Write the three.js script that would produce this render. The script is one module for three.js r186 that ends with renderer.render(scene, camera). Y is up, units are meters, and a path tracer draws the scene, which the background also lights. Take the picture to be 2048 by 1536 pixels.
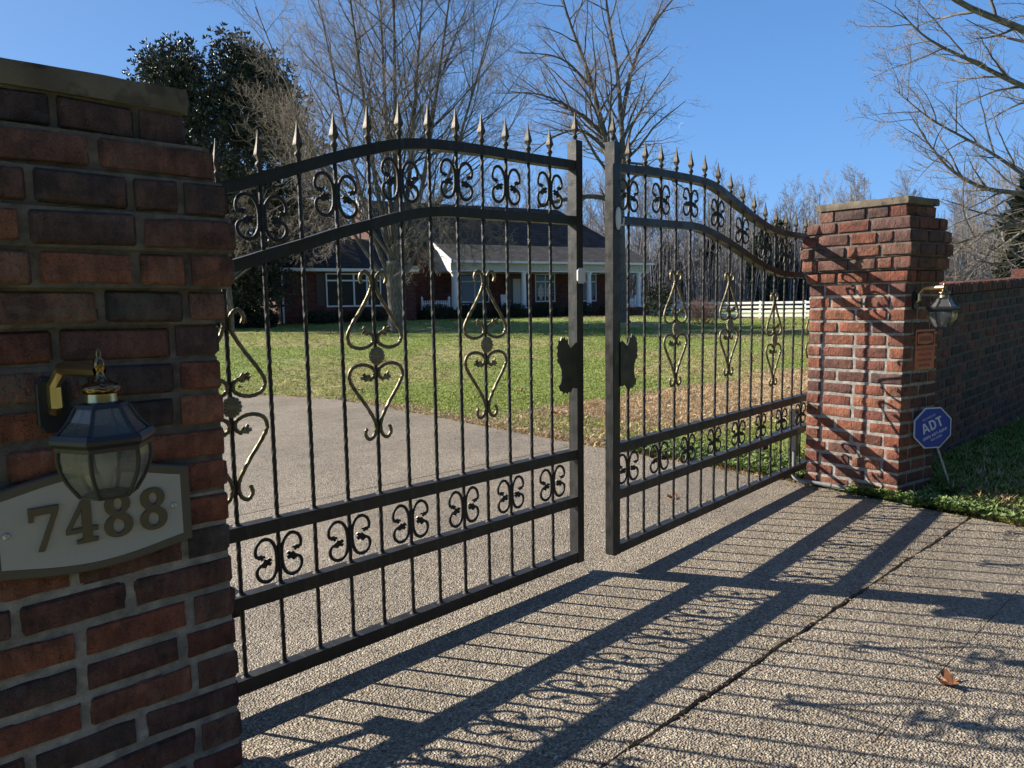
import * as THREE from 'three';
import { mergeGeometries } from 'three/addons/utils/BufferGeometryUtils.js';
import { FontLoader } from 'three/addons/loaders/FontLoader.js';
import { TextGeometry } from 'three/addons/geometries/TextGeometry.js';

// ------------------------------------------------------------------ camera, sky, sun, exposure
const scene = new THREE.Scene();
const camera = new THREE.PerspectiveCamera(55.86, 4 / 3, 0.05, 3000);
{
  const yaw = 0.82545, pitch = 0.10704, roll = -0.0152;
  const fw = new THREE.Vector3(Math.cos(yaw) * Math.cos(pitch), -Math.sin(pitch), -Math.sin(yaw) * Math.cos(pitch));
  const r = new THREE.Vector3().crossVectors(fw, new THREE.Vector3(0, 1, 0)).normalize();
  const u = new THREE.Vector3().crossVectors(r, fw);
  camera.position.set(0, 1.3, 0);
  camera.up.copy(u.clone().multiplyScalar(Math.cos(roll)).addScaledVector(r, -Math.sin(roll)));
  camera.lookAt(camera.position.clone().add(fw));
}
const SUN = new THREE.Vector3(-0.446, 0.5, -0.742).normalize();   // towards the sun
{
  const W = 1024, H = 512, data = new Float32Array(W * H * 4);
  for (let j = 0; j < H; j++) for (let i = 0; i < W; i++) {
    const v = ((j + 0.5) / H - 0.5) * Math.PI, a = ((i + 0.5) / W - 0.5) * 2 * Math.PI;
    const x = Math.cos(v) * Math.cos(a), y = Math.sin(v), z = Math.cos(v) * Math.sin(a);
    const mu = x * SUN.x + y * SUN.y + z * SUN.z, g = Math.acos(Math.max(-1, Math.min(1, mu)));
    const e = Math.max(0, v), t = 1 - Math.exp(-Math.pow(e / 0.68, 1.7)), lo = Math.exp(-e / 0.17);
    const glow = 0.40 * Math.exp(-g / 0.25) + 0.03 * Math.exp(-g / 0.7);
    const hz = [0.105, 0.125, 0.050], md = [0.060, 0.182, 0.450], ze = [0.013, 0.028, 0.066];
    for (let k = 0; k < 3; k++) data[(j * W + i) * 4 + k] = md[k] + (ze[k] - md[k]) * t + hz[k] * lo + glow * [1, 0.98, 0.92][k];
    data[(j * W + i) * 4 + 3] = 1;
  }
  const sky = new THREE.DataTexture(data, W, H, THREE.RGBAFormat, THREE.FloatType);
  sky.mapping = THREE.EquirectangularReflectionMapping; sky.magFilter = THREE.LinearFilter; sky.minFilter = THREE.LinearFilter; sky.needsUpdate = true;
  scene.background = sky; scene.environment = sky;
}
const sun = new THREE.DirectionalLight(0xffffff, 5);
sun.color.setRGB(1, 0.90, 0.76);
sun.position.copy(SUN).multiplyScalar(60); sun.castShadow = true;
sun.shadow.mapSize.set(4096, 4096);
Object.assign(sun.shadow.camera, { left: -70, right: 70, top: 70, bottom: -70, near: 0.5, far: 200 });
scene.add(sun, sun.target);
const renderer = new THREE.WebGLRenderer({ antialias: true });
renderer.toneMapping = THREE.LinearToneMapping;
renderer.toneMappingExposure = 2.1;
renderer.shadowMap.enabled = true;

// ------------------------------------------------------------------ helpers
const V3 = (x, y, z) => new THREE.Vector3(x, y, z);
function rng(seed) { let s = seed >>> 0; return () => { s = (s + 0x6D2B79F5) >>> 0; let t = Math.imul(s ^ (s >>> 15), 1 | s); t = (t + Math.imul(t ^ (t >>> 7), 61 | t)) ^ t; return ((t ^ (t >>> 14)) >>> 0) / 4294967296; }; }
const R = rng(7488);
const rr = (a, b, f = R) => a + (b - a) * f();
const lerp = (a, b, t) => a + (b - a) * t;
const clamp = (v, a = 0, b = 1) => Math.max(a, Math.min(b, v));
const ss = (a, b, v) => { const t = clamp((v - a) / (b - a)); return t * t * (3 - 2 * t); };
function hash(i, j, k = 0) { let h = (Math.imul(i | 0, 374761393) + Math.imul(j | 0, 668265263) + Math.imul(k | 0, 2147483647 - 5)) | 0; h = Math.imul(h ^ (h >>> 13), 1274126177); h ^= h >>> 16; return (h >>> 0) / 4294967296; }
function vnoise(x, y, per = 0, seed = 0) {
  const xi = Math.floor(x), yi = Math.floor(y), fx = x - xi, fy = y - yi, sx = fx * fx * (3 - 2 * fx), sy = fy * fy * (3 - 2 * fy);
  const w = per ? (n) => ((n % per) + per) % per : (n) => n;
  return lerp(lerp(hash(w(xi), w(yi), seed), hash(w(xi + 1), w(yi), seed), sx), lerp(hash(w(xi), w(yi + 1), seed), hash(w(xi + 1), w(yi + 1), seed), sx), sy);
}
function fbm(x, y, per, oct = 4, seed = 0) { let a = 0, s = 0.5, n = 0; for (let o = 0; o < oct; o++) { a += s * vnoise(x, y, per, seed + o * 17); n += s; x *= 2; y *= 2; per *= 2; s *= 0.5; } return a / n; }
const n3 = (x, y, z) => vnoise(x + z * 0.71, y - z * 0.53) * 0.5 + vnoise(y * 0.9 + 31.7, z + x * 0.37 + 7.3) * 0.5;
function tex(w, h, fn, srgb = true) {
  const d = new Uint8Array(w * h * 4);
  for (let j = 0; j < h; j++) for (let i = 0; i < w; i++) {
    const c = fn(i, j), o = (j * w + i) * 4;
    if (typeof c === 'number') d[o] = d[o + 1] = d[o + 2] = clamp(c) * 255; else { d[o] = clamp(c[0]) * 255; d[o + 1] = clamp(c[1]) * 255; d[o + 2] = clamp(c[2]) * 255; }
    d[o + 3] = 255;
  }
  const t = new THREE.DataTexture(d, w, h); t.wrapS = t.wrapT = THREE.RepeatWrapping; t.magFilter = THREE.LinearFilter; t.minFilter = THREE.LinearMipmapLinearFilter; t.generateMipmaps = true;
  if (srgb) t.colorSpace = THREE.SRGBColorSpace; t.needsUpdate = true; return t;
}
const toS = (v) => v <= 0.0031308 ? v * 12.92 : 1.055 * Math.pow(v, 1 / 2.4) - 0.055;
const rgb = (r, g, b) => new THREE.Color().setRGB(r, g, b);
function mat(c, o = {}) { const m = new THREE.MeshPhysicalMaterial({ roughness: 0.8, metalness: 0, ...o }); m.color.setRGB(c[0], c[1], c[2]); return m; }

const used = {};
function numbered(n) { if (!(n in used)) { used[n] = 0; return n; } used[n]++; return n + '_' + String(used[n]).padStart(3, '0'); }
function tag(o, label, category, group, kind) { if (label) o.userData.label = label; if (category) o.userData.category = category; if (group) o.userData.group = group; if (kind) o.userData.kind = kind; return o; }
function thing(name, label, category, pos = [0, 0, 0], turn = 0, group) { const g = new THREE.Group(); g.name = numbered(name); g.position.set(...pos); g.rotation.y = turn; scene.add(g); return tag(g, label, category, group); }
function mesh(name, geo, m, parent) { const o = new THREE.Mesh(Array.isArray(geo) ? merge(geo) : geo, m); o.castShadow = o.receiveShadow = true; if (parent) { o.name = name; parent.add(o); } else { o.name = numbered(name); scene.add(o); } return o; }
function struct(name, geo, m) { return tag(mesh(name, geo, m), null, null, null, 'structure'); }
function clean(g) { const q = g.index ? g.toNonIndexed() : g; for (const k of Object.keys(q.attributes)) if (!['position', 'normal', 'uv'].includes(k)) q.deleteAttribute(k); return q; }
function merge(list) { return list.length === 1 ? list[0] : mergeGeometries(list.map(clean)); }
function box(x0, x1, y0, y1, z0, z1) { const g = new THREE.BoxGeometry(x1 - x0, y1 - y0, z1 - z0); g.translate((x0 + x1) / 2, (y0 + y1) / 2, (z0 + z1) / 2); return boxUV(g); }
function boxUV(g, s = 1) { // uv in metres from the dominant axis
  const q = g.index ? g.toNonIndexed() : g, p = q.attributes.position; q.computeVertexNormals(); const n = q.attributes.normal, uv = new Float32Array(p.count * 2);
  for (let i = 0; i < p.count; i++) {
    const ax = Math.abs(n.getX(i)), ay = Math.abs(n.getY(i)), az = Math.abs(n.getZ(i));
    if (ay >= ax && ay >= az) { uv[2 * i] = p.getX(i) * s; uv[2 * i + 1] = p.getZ(i) * s; } else if (ax >= az) { uv[2 * i] = p.getZ(i) * s; uv[2 * i + 1] = p.getY(i) * s; } else { uv[2 * i] = p.getX(i) * s; uv[2 * i + 1] = p.getY(i) * s; }
  }
  q.setAttribute('uv', new THREE.BufferAttribute(uv, 2)); return q;
}
function polyGeo(pts, faces) { // flat polygons (fans) with hard edges
  const pos = []; for (const f of faces) for (let i = 1; i + 1 < f.length; i++) pos.push(...pts[f[0]], ...pts[f[i]], ...pts[f[i + 1]]);
  const g = new THREE.BufferGeometry(); g.setAttribute('position', new THREE.Float32BufferAttribute(pos, 3)); g.computeVertexNormals(); return boxUV(g);
}
class Acc { // growing tube soup
  constructor() { this.p = []; this.n = []; this.u = []; this.i = []; }
  tube(pts, rad, sides, twist = 0, flatCap = false) {
    const N = pts.length, base = this.p.length / 3, t = V3(0, 0, 0), a = V3(0, 0, 0), b = V3(0, 0, 0); let len = 0;
    t.subVectors(pts[1], pts[0]).normalize(); a.set(0, 0, 1); if (Math.abs(t.z) > 0.85) a.set(1, 0, 0); a.addScaledVector(t, -a.dot(t)).normalize();
    for (let k = 0; k < N; k++) {
      if (k > 0 && k < N - 1) t.subVectors(pts[k + 1], pts[k - 1]).normalize(); else if (k === N - 1) t.subVectors(pts[k], pts[k - 1]).normalize();
      a.addScaledVector(t, -a.dot(t)).normalize(); b.crossVectors(t, a);
      if (k) len += pts[k].distanceTo(pts[k - 1]);
      for (let s = 0; s <= sides; s++) {
        const an = (s / sides) * Math.PI * 2 + twist * k, c = Math.cos(an), d = Math.sin(an), x = a.x * c + b.x * d, y = a.y * c + b.y * d, z = a.z * c + b.z * d, r = rad[k];
        this.p.push(pts[k].x + x * r, pts[k].y + y * r, pts[k].z + z * r); this.n.push(x, y, z); this.u.push(s / sides * Math.max(1, Math.round(rad[0] * 12)), len);
      }
    }
    for (let k = 0; k < N - 1; k++) for (let s = 0; s < sides; s++) { const q = base + k * (sides + 1) + s; this.i.push(q, q + 1, q + sides + 1, q + 1, q + sides + 2, q + sides + 1); }
    return this;
  }
  leaf(c, d, w, L, nrm, fold = 0.25) { // one leaf: four triangles folded along the midrib
    const side = V3(0, 0, 0).crossVectors(d, nrm).normalize(), base = this.p.length / 3, tip = c.clone().addScaledVector(d, L), mid = c.clone().addScaledVector(d, L * 0.45).addScaledVector(nrm, -fold * w);
    const l = c.clone().addScaledVector(d, L * 0.5).addScaledVector(side, w / 2), r = c.clone().addScaledVector(d, L * 0.5).addScaledVector(side, -w / 2);
    for (const v of [c, l, tip, r, mid]) { this.p.push(v.x, v.y, v.z); this.n.push(nrm.x, nrm.y, nrm.z); this.u.push(0, 0); }
    this.i.push(base, base + 4, base + 1, base + 1, base + 4, base + 2, base + 2, base + 4, base + 3, base + 3, base + 4, base);
  }
  get tris() { return this.i.length / 3; }
  geo() { const g = new THREE.BufferGeometry(); g.setAttribute('position', new THREE.Float32BufferAttribute(this.p, 3)); g.setAttribute('normal', new THREE.Float32BufferAttribute(this.n, 3)); g.setAttribute('uv', new THREE.Float32BufferAttribute(this.u, 2)); g.setIndex(this.i); return g; }
}
const flat = (g) => { const q = g.index ? g.toNonIndexed() : g; q.computeVertexNormals(); return q; };
const tubeGeo = (pts, r, sides = 6, close = true) => new Acc().tube(pts, pts.map((_, i) => (typeof r === 'function' ? r(i / (pts.length - 1)) : r)), sides).geo();
const curve = (pts, n) => new THREE.CatmullRomCurve3(pts).getPoints(n);
const lathe = (pts, seg, ph = 0) => new THREE.LatheGeometry(pts.map(([x, y]) => new THREE.Vector2(x, y)), seg, ph);
const extr = (shape, depth, bev = 0) => new THREE.ExtrudeGeometry(shape, { depth, bevelEnabled: bev > 0, bevelSize: bev, bevelThickness: bev, bevelSegments: 1, curveSegments: 10 });
const shapeOf = (pts) => { const s = new THREE.Shape(); pts.forEach(([x, y], i) => (i ? s.lineTo(x, y) : s.moveTo(x, y))); s.closePath(); return s; };

// ------------------------------------------------------------------ textures
const T = {};
{ // exposed aggregate concrete, 3.2 m a side
  const S = 2048, N = 440, cell = S / N;
  const px = [], pal = [[.62, .56, .46], [.55, .49, .40], [.46, .43, .39], [.70, .67, .60], [.38, .33, .27], [.50, .42, .31], [.30, .28, .26], [.58, .55, .51], [.44, .38, .31], [.13, .11, .09], [.82, .79, .72], [.24, .21, .18]];
  for (let j = 0; j < N; j++) for (let i = 0; i < N; i++) { const c = pal[Math.floor(hash(i, j, 3) * (pal.length + 0.1)) % pal.length], q = 0.85 + 0.3 * hash(i, j, 4); px.push([i + 0.15 + 0.7 * hash(i, j, 1), j + 0.15 + 0.7 * hash(i, j, 2), 0.34 + 0.30 * hash(i, j, 5), c[0] * q, c[1] * q, c[2] * q, hash(i, j, 6), 0.6 + 0.9 * hash(i, j, 8), hash(i, j, 9) * 3.14]); }
  const hgt = new Float32Array(S * S), col = new Uint8Array(S * S * 4);
  for (let y = 0; y < S; y++) for (let x = 0; x < S; x++) {
    const gx = x / cell, gy = y / cell, ci = Math.floor(gx), cj = Math.floor(gy); let best = 9, bp = null;
    for (let dj = -1; dj <= 1; dj++) for (let di = -1; di <= 1; di++) {
      const I = (ci + di + N) % N, J = (cj + dj + N) % N, q = px[J * N + I]; let ex = gx - (q[0] + ci + di - I), ey = gy - (q[1] + cj + dj - J);
      const ca = Math.cos(q[8]), sa = Math.sin(q[8]), rx = (ex * ca + ey * sa) * q[7], ry = (-ex * sa + ey * ca); const d = (Math.abs(rx) * 0.3 + Math.sqrt(rx * rx + ry * ry) * 0.8) / q[2];
      if (d < best) { best = d; bp = q; }
    }
    const f = hash(x, y, 11), big = 0.6 * fbm(x / S * 4, y / S * 4, 4, 5, 40) + 0.4 * fbm(x / S * 24, y / S * 24, 24, 3, 90), pit = bp[6] > 0.93 || hash(Math.floor(bp[0] / 2.2), Math.floor(bp[1] / 1.6), 21) > 0.982; let h, c;
    if (best < 1) { h = pit ? 0.12 : (0.35 + 0.65 * Math.sqrt(1 - best * best * 0.9)) * (0.7 + 0.3 * bp[6]); const k = (pit ? 0.35 : 1) * (0.85 + 0.3 * f) * (0.55 + 0.9 * big); c = [bp[3] * k, bp[4] * k, bp[5] * k]; }
    else { h = 0.22 + 0.12 * f; const k = (0.24 + 0.12 * f) * (0.55 + 0.9 * big); c = [k * 1.06, k * 0.97, k * 0.83]; }
    hgt[y * S + x] = h; const o = (y * S + x) * 4; for (let k = 0; k < 3; k++) col[o + k] = clamp(toS(c[k])) * 255; col[o + 3] = 255;
  }
  const t = new THREE.DataTexture(col, S, S); t.wrapS = t.wrapT = THREE.RepeatWrapping; t.magFilter = THREE.LinearFilter; t.minFilter = THREE.LinearMipmapLinearFilter; t.generateMipmaps = true; t.colorSpace = THREE.SRGBColorSpace; t.needsUpdate = true; T.agg = t;
  T.aggB = tex(S, S, (x, y) => hgt[y * S + x], false);
}
T.brick = tex(512, 512, (x, y) => { const u = x / 512, v = y / 512; const n = fbm(u * 8, v * 8, 8, 5, 1), s = fbm(u * 40, v * 10, 10, 2, 9), sp = hash(x >> 1, y >> 1, 5); const k = 0.55 + 0.42 * n + 0.24 * (s - 0.5) + 0.16 * (hash(x, y, 6) - 0.5) - (sp > 0.955 ? 0.30 : 0) + (sp < 0.02 ? 0.25 : 0); const dk = ss(0.56, 0.70, fbm(u * 7, v * 7, 7, 5, 77)), lime = ss(0.66, 0.74, fbm(u * 14, v * 14, 14, 5, 123)) * 0.5 * (0.5 + hash(x, y, 3)); return [lerp(k * (1 - 0.20 * dk), 0.72, lime), lerp(k * (1 - 0.17 * dk), 0.9, lime), lerp(k * (1 - 0.14 * dk), 0.95, lime)]; });
T.brickB = tex(512, 512, (x, y) => { const u = x / 512, v = y / 512; return 0.55 * fbm(u * 24, v * 24, 24, 4, 3) + 0.3 * fbm(u * 60, v * 12, 12, 2, 12) + 0.2 * hash(x, y, 8) - (fbm(u * 30, v * 30, 30, 2, 55) > 0.68 ? 0.35 : 0); }, false);
T.mortar = tex(512, 512, (x, y) => { const u = x / 512, v = y / 512; return 0.55 + 0.45 * fbm(u * 16, v * 16, 16, 5, 5) - (hash(x >> 1, y >> 1, 2) > 0.95 ? 0.15 : 0); });
T.mortarB = tex(512, 512, (x, y) => { const u = x / 512, v = y / 512; return 0.7 * fbm(u * 32, v * 32, 32, 4, 6) + 0.3 * hash(x, y, 4); }, false);
T.stone = tex(512, 512, (x, y) => { const u = x / 512, v = y / 512; const n = fbm(u * 6, v * 6, 6, 5, 8), l = ss(0.58, 0.72, fbm(u * 9, v * 9, 9, 4, 31)); return [0.6 + 0.4 * n - 0.18 * l, 0.585 + 0.39 * n - 0.18 * l, 0.56 + 0.38 * n - 0.17 * l]; });
T.bark = tex(256, 512, (x, y) => { const u = x / 256, v = y / 512; const n = fbm(u * 16, v * 8, 8, 4, 3), p = ss(0.5, 0.7, fbm(u * 4, v * 6, 4, 3, 9)); const k = 0.45 + 0.5 * n; return [k + 0.18 * p, k + 0.17 * p, k + 0.16 * p]; });
T.barkB = tex(256, 512, (x, y) => fbm(x / 256 * 24, y / 512 * 8, 8, 4, 3), false);
T.hbrick = tex(512, 512, (x, y) => { // far house: 16 courses and 5 bricks to 1.25 m
  const row = Math.floor(y / 32), fy = (y % 32) / 32, fx = (((x / 512) * 5 + (row % 2) * 0.5) % 1), bi = Math.floor((x / 512) * 5 + (row % 2) * 0.5) % 5; const m = fy < 0.14 || fx < 0.045; const q = 0.75 + 0.5 * hash(bi, row, 3), n = 0.85 + 0.3 * hash(x, y, 1);
  return m ? [0.56 * n, 0.52 * n, 0.48 * n] : [0.55 * q * n, 0.30 * q * n, 0.235 * q * n]; });
T.shingle = tex(512, 512, (x, y) => { const row = Math.floor(y / 32), fy = (y % 32) / 32, off = hash(row, 0, 5), sx = Math.floor((x / 512 + off) * 12) % 12; const q = 0.75 + 0.5 * hash(sx, row, 2); const n = 0.8 + 0.4 * hash(x, y, 3), e = fy < 0.12 ? 0.6 : 1; return [0.33 * q * n * e, 0.33 * q * n * e, 0.34 * q * n * e]; });
T.ground = tex(1024, 1024, (x, y) => { const u = x / 1024, v = y / 1024; const n = fbm(u * 8, v * 8, 8, 6, 2), f = hash(x, y, 7), m = fbm(u * 60, v * 60, 60, 2, 4); const k = 0.45 + 0.35 * n + 0.35 * (m - 0.5) + 0.25 * (f - 0.5); return [k, k, k]; });
T.worn = tex(256, 256, (x, y) => { const u = x / 256, v = y / 256; const n = ss(0.40, 0.62, fbm(u * 10, v * 10, 10, 5, 14)); return [lerp(0.5, 1, n), lerp(0.5, 1, n), lerp(0.5, 1, n)]; });
T.paintB = tex(256, 256, (x, y) => fbm(x / 256 * 20, y / 256 * 20, 20, 4, 19), false);
T.paintR = tex(256, 256, (x, y) => 0.25 + 0.45 * fbm(x / 256 * 7, y / 256 * 7, 7, 5, 23), false);
T.dust = tex(512, 512, (x, y) => { const u = x / 512, v = y / 512; const n = fbm(u * 10, v * 10, 10, 5, 61), s = ss(0.66, 0.8, fbm(u * 40, v * 6, 6, 3, 33)); const k = 0.62 + 0.38 * n + 0.5 * s; return [k, k, k * 0.97]; });
const rep = (t, a, b = a) => { const c = t.clone(); c.repeat.set(a, b); c.needsUpdate = true; return c; };

// ------------------------------------------------------------------ materials
const M = {
  agg: mat([0.60, 0.56, 0.495], { map: T.agg, bumpMap: T.aggB, bumpScale: 0.009, roughness: 0.58 }),
  iron: mat([0.031, 0.031, 0.032], { map: rep(T.dust, 1.3), roughnessMap: rep(T.paintR, 3), roughness: 0.95, bumpMap: rep(T.paintB, 4), bumpScale: 0.0006 }),
  gold: mat([0.27, 0.235, 0.14], { map: rep(T.worn, 6), roughness: 0.48, metalness: 0.5 }),
  goldPlain: mat([0.28, 0.25, 0.16], { roughness: 0.55, metalness: 0.4 }),
  finial: mat([0.115, 0.10, 0.075], { map: rep(T.worn, 3), roughness: 0.62, metalness: 0.35 }),
  white: mat([0.78, 0.78, 0.77], { roughness: 0.6 }),
  whitePlastic: mat([0.72, 0.72, 0.70], { roughness: 0.45 }),
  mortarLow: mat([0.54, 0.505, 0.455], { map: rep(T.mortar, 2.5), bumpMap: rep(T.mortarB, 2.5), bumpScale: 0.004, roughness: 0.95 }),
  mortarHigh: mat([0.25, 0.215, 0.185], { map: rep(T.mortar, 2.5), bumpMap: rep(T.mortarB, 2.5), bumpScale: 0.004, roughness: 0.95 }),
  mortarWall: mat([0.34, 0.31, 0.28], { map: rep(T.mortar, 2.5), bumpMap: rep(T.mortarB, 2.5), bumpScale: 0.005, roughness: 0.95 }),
  stone: mat([0.26, 0.225, 0.18], { map: rep(T.stone, 2), bumpMap: rep(T.mortarB, 1.5), bumpScale: 0.004, roughness: 0.9 }),
  stoneGrey: mat([0.22, 0.20, 0.18], { map: rep(T.stone, 2), bumpMap: rep(T.mortarB, 1.5), bumpScale: 0.004, roughness: 0.9 }),
  brass: mat([0.56, 0.45, 0.25], { metalness: 1, roughness: 0.3 }),
  brassDark: mat([0.40, 0.24, 0.12], { metalness: 1, roughness: 0.28, map: rep(T.worn, 4) }),
  lampBlack: mat([0.02, 0.02, 0.022], { roughness: 0.35 }),
  lampGlass: mat([0.80, 0.80, 0.76], { transmission: 0.9, thickness: 0, roughness: 0.05, ior: 1.5 }),
  lampFrost: mat([0.62, 0.61, 0.56], { transmission: 0.88, thickness: 0, roughness: 0.14, ior: 1.5 }),
  bulb: mat([0.75, 0.75, 0.72], { transmission: 0.3, thickness: 0, roughness: 0.3 }),
  bark: mat([0.26, 0.235, 0.21], { map: T.bark, bumpMap: T.barkB, bumpScale: 0.02, roughness: 0.95 }),
  barkPale: mat([0.33, 0.31, 0.285], { map: T.bark, bumpMap: T.barkB, bumpScale: 0.012, roughness: 0.9 }),
  twig: mat([0.24, 0.20, 0.17], { roughness: 0.85 }),
  twigDark: mat([0.13, 0.105, 0.09], { roughness: 0.9 }),
  twigPale: mat([0.22, 0.195, 0.175], { roughness: 0.85 }),
  twigFar: mat([0.22, 0.205, 0.195], { roughness: 0.9 }),
  magnolia: mat([0.044, 0.052, 0.033], { roughness: 0.48, transmission: 0 }),
  cedar: mat([0.030, 0.045, 0.022], { roughness: 0.85 }),
  bamboo: mat([0.11, 0.16, 0.035], { roughness: 0.7 }),
  hedge: mat([0.025, 0.036, 0.016], { roughness: 0.7 }),
  hbrick: mat([0.36, 0.34, 0.345], { map: rep(T.hbrick, 0.8), roughness: 0.9 }),
  roofDark: mat([0.24, 0.25, 0.28], { map: rep(T.shingle, 0.22), roughness: 0.9 }),
  roofGrey: mat([0.40, 0.395, 0.40], { map: rep(T.shingle, 0.22), roughness: 0.9 }),
  houseWhite: mat([0.72, 0.73, 0.74], { roughness: 0.65 }),
  glassDark: mat([0.030, 0.034, 0.038], { roughness: 0.06, metalness: 0, specularIntensity: 1 }),
  paperAndGlare: mat([0.55, 0.54, 0.50], { roughness: 0.9 }),  // paper trees, and the reflection painted on the storm door glass
  doorBrown: mat([0.05, 0.035, 0.03], { roughness: 0.5 }),
  water: mat([0.10, 0.11, 0.12], { roughness: 0.12 }),
  pvc: mat([0.19, 0.195, 0.20], { roughness: 0.5 }),
  leafBrown: mat([0.27, 0.115, 0.05], { roughness: 0.55 }),
  weed: mat([1, 1, 1], { roughness: 0.6 }),
  grass: mat([1, 1, 1], { roughness: 0.75 }),
  joint: mat([0.055, 0.045, 0.035], { roughness: 1 }),
};
const brickCols = { // linear base colours of the bricks themselves, red to weathered to dark
  plain: [[0.25, 0.083, 0.050], [0.28, 0.100, 0.058], [0.20, 0.068, 0.045], [0.18, 0.066, 0.048], [0.30, 0.115, 0.066], [0.16, 0.070, 0.054]],
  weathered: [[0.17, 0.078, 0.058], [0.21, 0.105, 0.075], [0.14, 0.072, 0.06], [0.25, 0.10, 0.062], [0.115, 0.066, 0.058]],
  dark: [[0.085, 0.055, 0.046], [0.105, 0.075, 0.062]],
};
const brickMats = {};
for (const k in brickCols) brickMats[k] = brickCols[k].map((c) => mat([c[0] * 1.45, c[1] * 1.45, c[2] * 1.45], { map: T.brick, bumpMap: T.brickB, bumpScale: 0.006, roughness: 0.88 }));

// ------------------------------------------------------------------ terrain
const DEPTH = (x, z) => 0.678 * x - 0.735 * z, LAT = (x, z) => 0.735 * x + 0.678 * z;
function gh(x, z) {
  const d = DEPTH(x, z), l = LAT(x, z);
  let h = -0.03 + 0.18 * ss(12, 35, d) + 0.35 * ss(36, 44, d) * (1 - ss(8, 16, l));
  h += 0.02 * (vnoise(x * 0.6, z * 0.6) - 0.5) * ss(6, 12, d);
  h += 0.085 * ss(5.0, 5.5, x) * ss(-3.2, -2.4, z) * (1 - ss(-1.25, -0.6, z));
  const far = ss(56, 62, d); h = lerp(h, 0.92, far); const pond = ss(62, 65, d) * (1 - ss(96, 101, d)) * ss(4, 9, l) * (1 - ss(60, 70, l)); h -= 0.6 * pond; h += 2.3 * ss(98, 118, d);
  return h;
}
const driveR = [[4.87, 4], [4.87, -1.3], [4.98, -2.4], [5.03, -5], [5.18, -8], [5.15, -9.4], [4.6, -10.9], [3, -12.6], [0, -14.2], [-8, -16]];
const driveL = [[-1.4, 4], [-0.4, -1.3], [0.35, -2.4], [0.35, -5], [0.1, -7.5], [-0.8, -9], [-3, -10.4], [-8, -11.6]];
function alongX(list, z) { for (let i = 0; i + 1 < list.length; i++) { const [x0, z0] = list[i], [x1, z1] = list[i + 1]; if (z <= z0 && z >= z1) return lerp(x0, x1, (z0 - z) / (z0 - z1)); } return null; }
function onDrive(x, z, pad = 0) { if (z > 4) return x > -1.4 && x < 4.87; const a = alongX(driveL, z), b = alongX(driveR, z); if (b === null) return false; return x < b + pad && (a === null || x > a - pad); }
function zoneColor(x, z) { // linear soil and turf colours, by what grows there
  const d = DEPTH(x, z), l = LAT(x, z);
  let g = [0.105, 0.150, 0.038], dry = [0.35, 0.265, 0.155], n = fbm(x * 0.35 + 100, z * 0.35 + 100, 4096, 3, 5);
  let k = 0.03 + 0.34 * ss(0.48, 0.66, n);
  const wob = 1.2 * (vnoise(x * 0.7 + 9, z * 0.7) - 0.5), strip = ss(-7.2, -6.1, z + wob) * (1 - ss(-4.3, -3.5, z + wob)) * ss(5.9, 6.8, x) * (1 - ss(13, 19, x));
  k = Math.max(k, strip);
  const edge = alongX(driveR, z); if (edge !== null && x > edge - 0.1 && z < -2.3) k = Math.max(k, 0.85 * (1 - ss(0.15, 0.25 + 0.7 * vnoise(x * 1.3, z * 1.3), x - edge)));
  const wood = ss(99, 104, d); const wc = [0.115, 0.075, 0.048];
  return [0, 1, 2].map((i) => lerp(lerp(g[i], dry[i], k), wc[i], wood) * (0.85 + 0.3 * vnoise(x * 2.1, z * 2.1)));
}
{
  // one sheet to the horizon: fine near the gate, coarse far away
  const xs = [], zs = []; const line = (arr, lo, hi, c) => { const n = 170; for (let i = 0; i <= n; i++) { const t = i / n * 2 - 1; arr.push(c + Math.sign(t) * Math.pow(Math.abs(t), 2.6) * (t < 0 ? c - lo : hi - c)); } };
  line(xs, -500, 700, 8); line(zs, -700, 500, -6);
  const pos = [], col = [], uv = [], idx = [];
  for (const z of zs) for (const x of xs) { pos.push(x, gh(x, z), z); uv.push(x / 1.7, z / 1.7); col.push(...zoneColor(x, z).map((v) => v * 5.8)); }
  const W = xs.length; for (let j = 0; j + 1 < zs.length; j++) for (let i = 0; i + 1 < W; i++) { const q = j * W + i; idx.push(q, q + W, q + 1, q + 1, q + W, q + W + 1); }
  const g = new THREE.BufferGeometry(); g.setAttribute('position', new THREE.Float32BufferAttribute(pos, 3)); g.setAttribute('color', new THREE.Float32BufferAttribute(col, 3)); g.setAttribute('uv', new THREE.Float32BufferAttribute(uv, 2)); g.setIndex(idx); g.computeVertexNormals();
  struct('ground', g, mat([1, 1, 1], { vertexColors: true, map: T.ground, bumpMap: T.ground, bumpScale: 0.03, roughness: 1 }));
}
// pond behind the white fence
{ const s = shapeOf([[-4, 62], [26, 60], [66, 62], [72, 80], [66, 102], [30, 103], [2, 100], [-2, 80]].map(([l, d]) => [0.678 * d + 0.735 * l, -(-0.735 * d + 0.678 * l)])); const g = new THREE.ShapeGeometry(s); g.rotateX(-Math.PI / 2); g.translate(0, 0.86, 0); struct('pond_water', g, M.water); }

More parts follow.
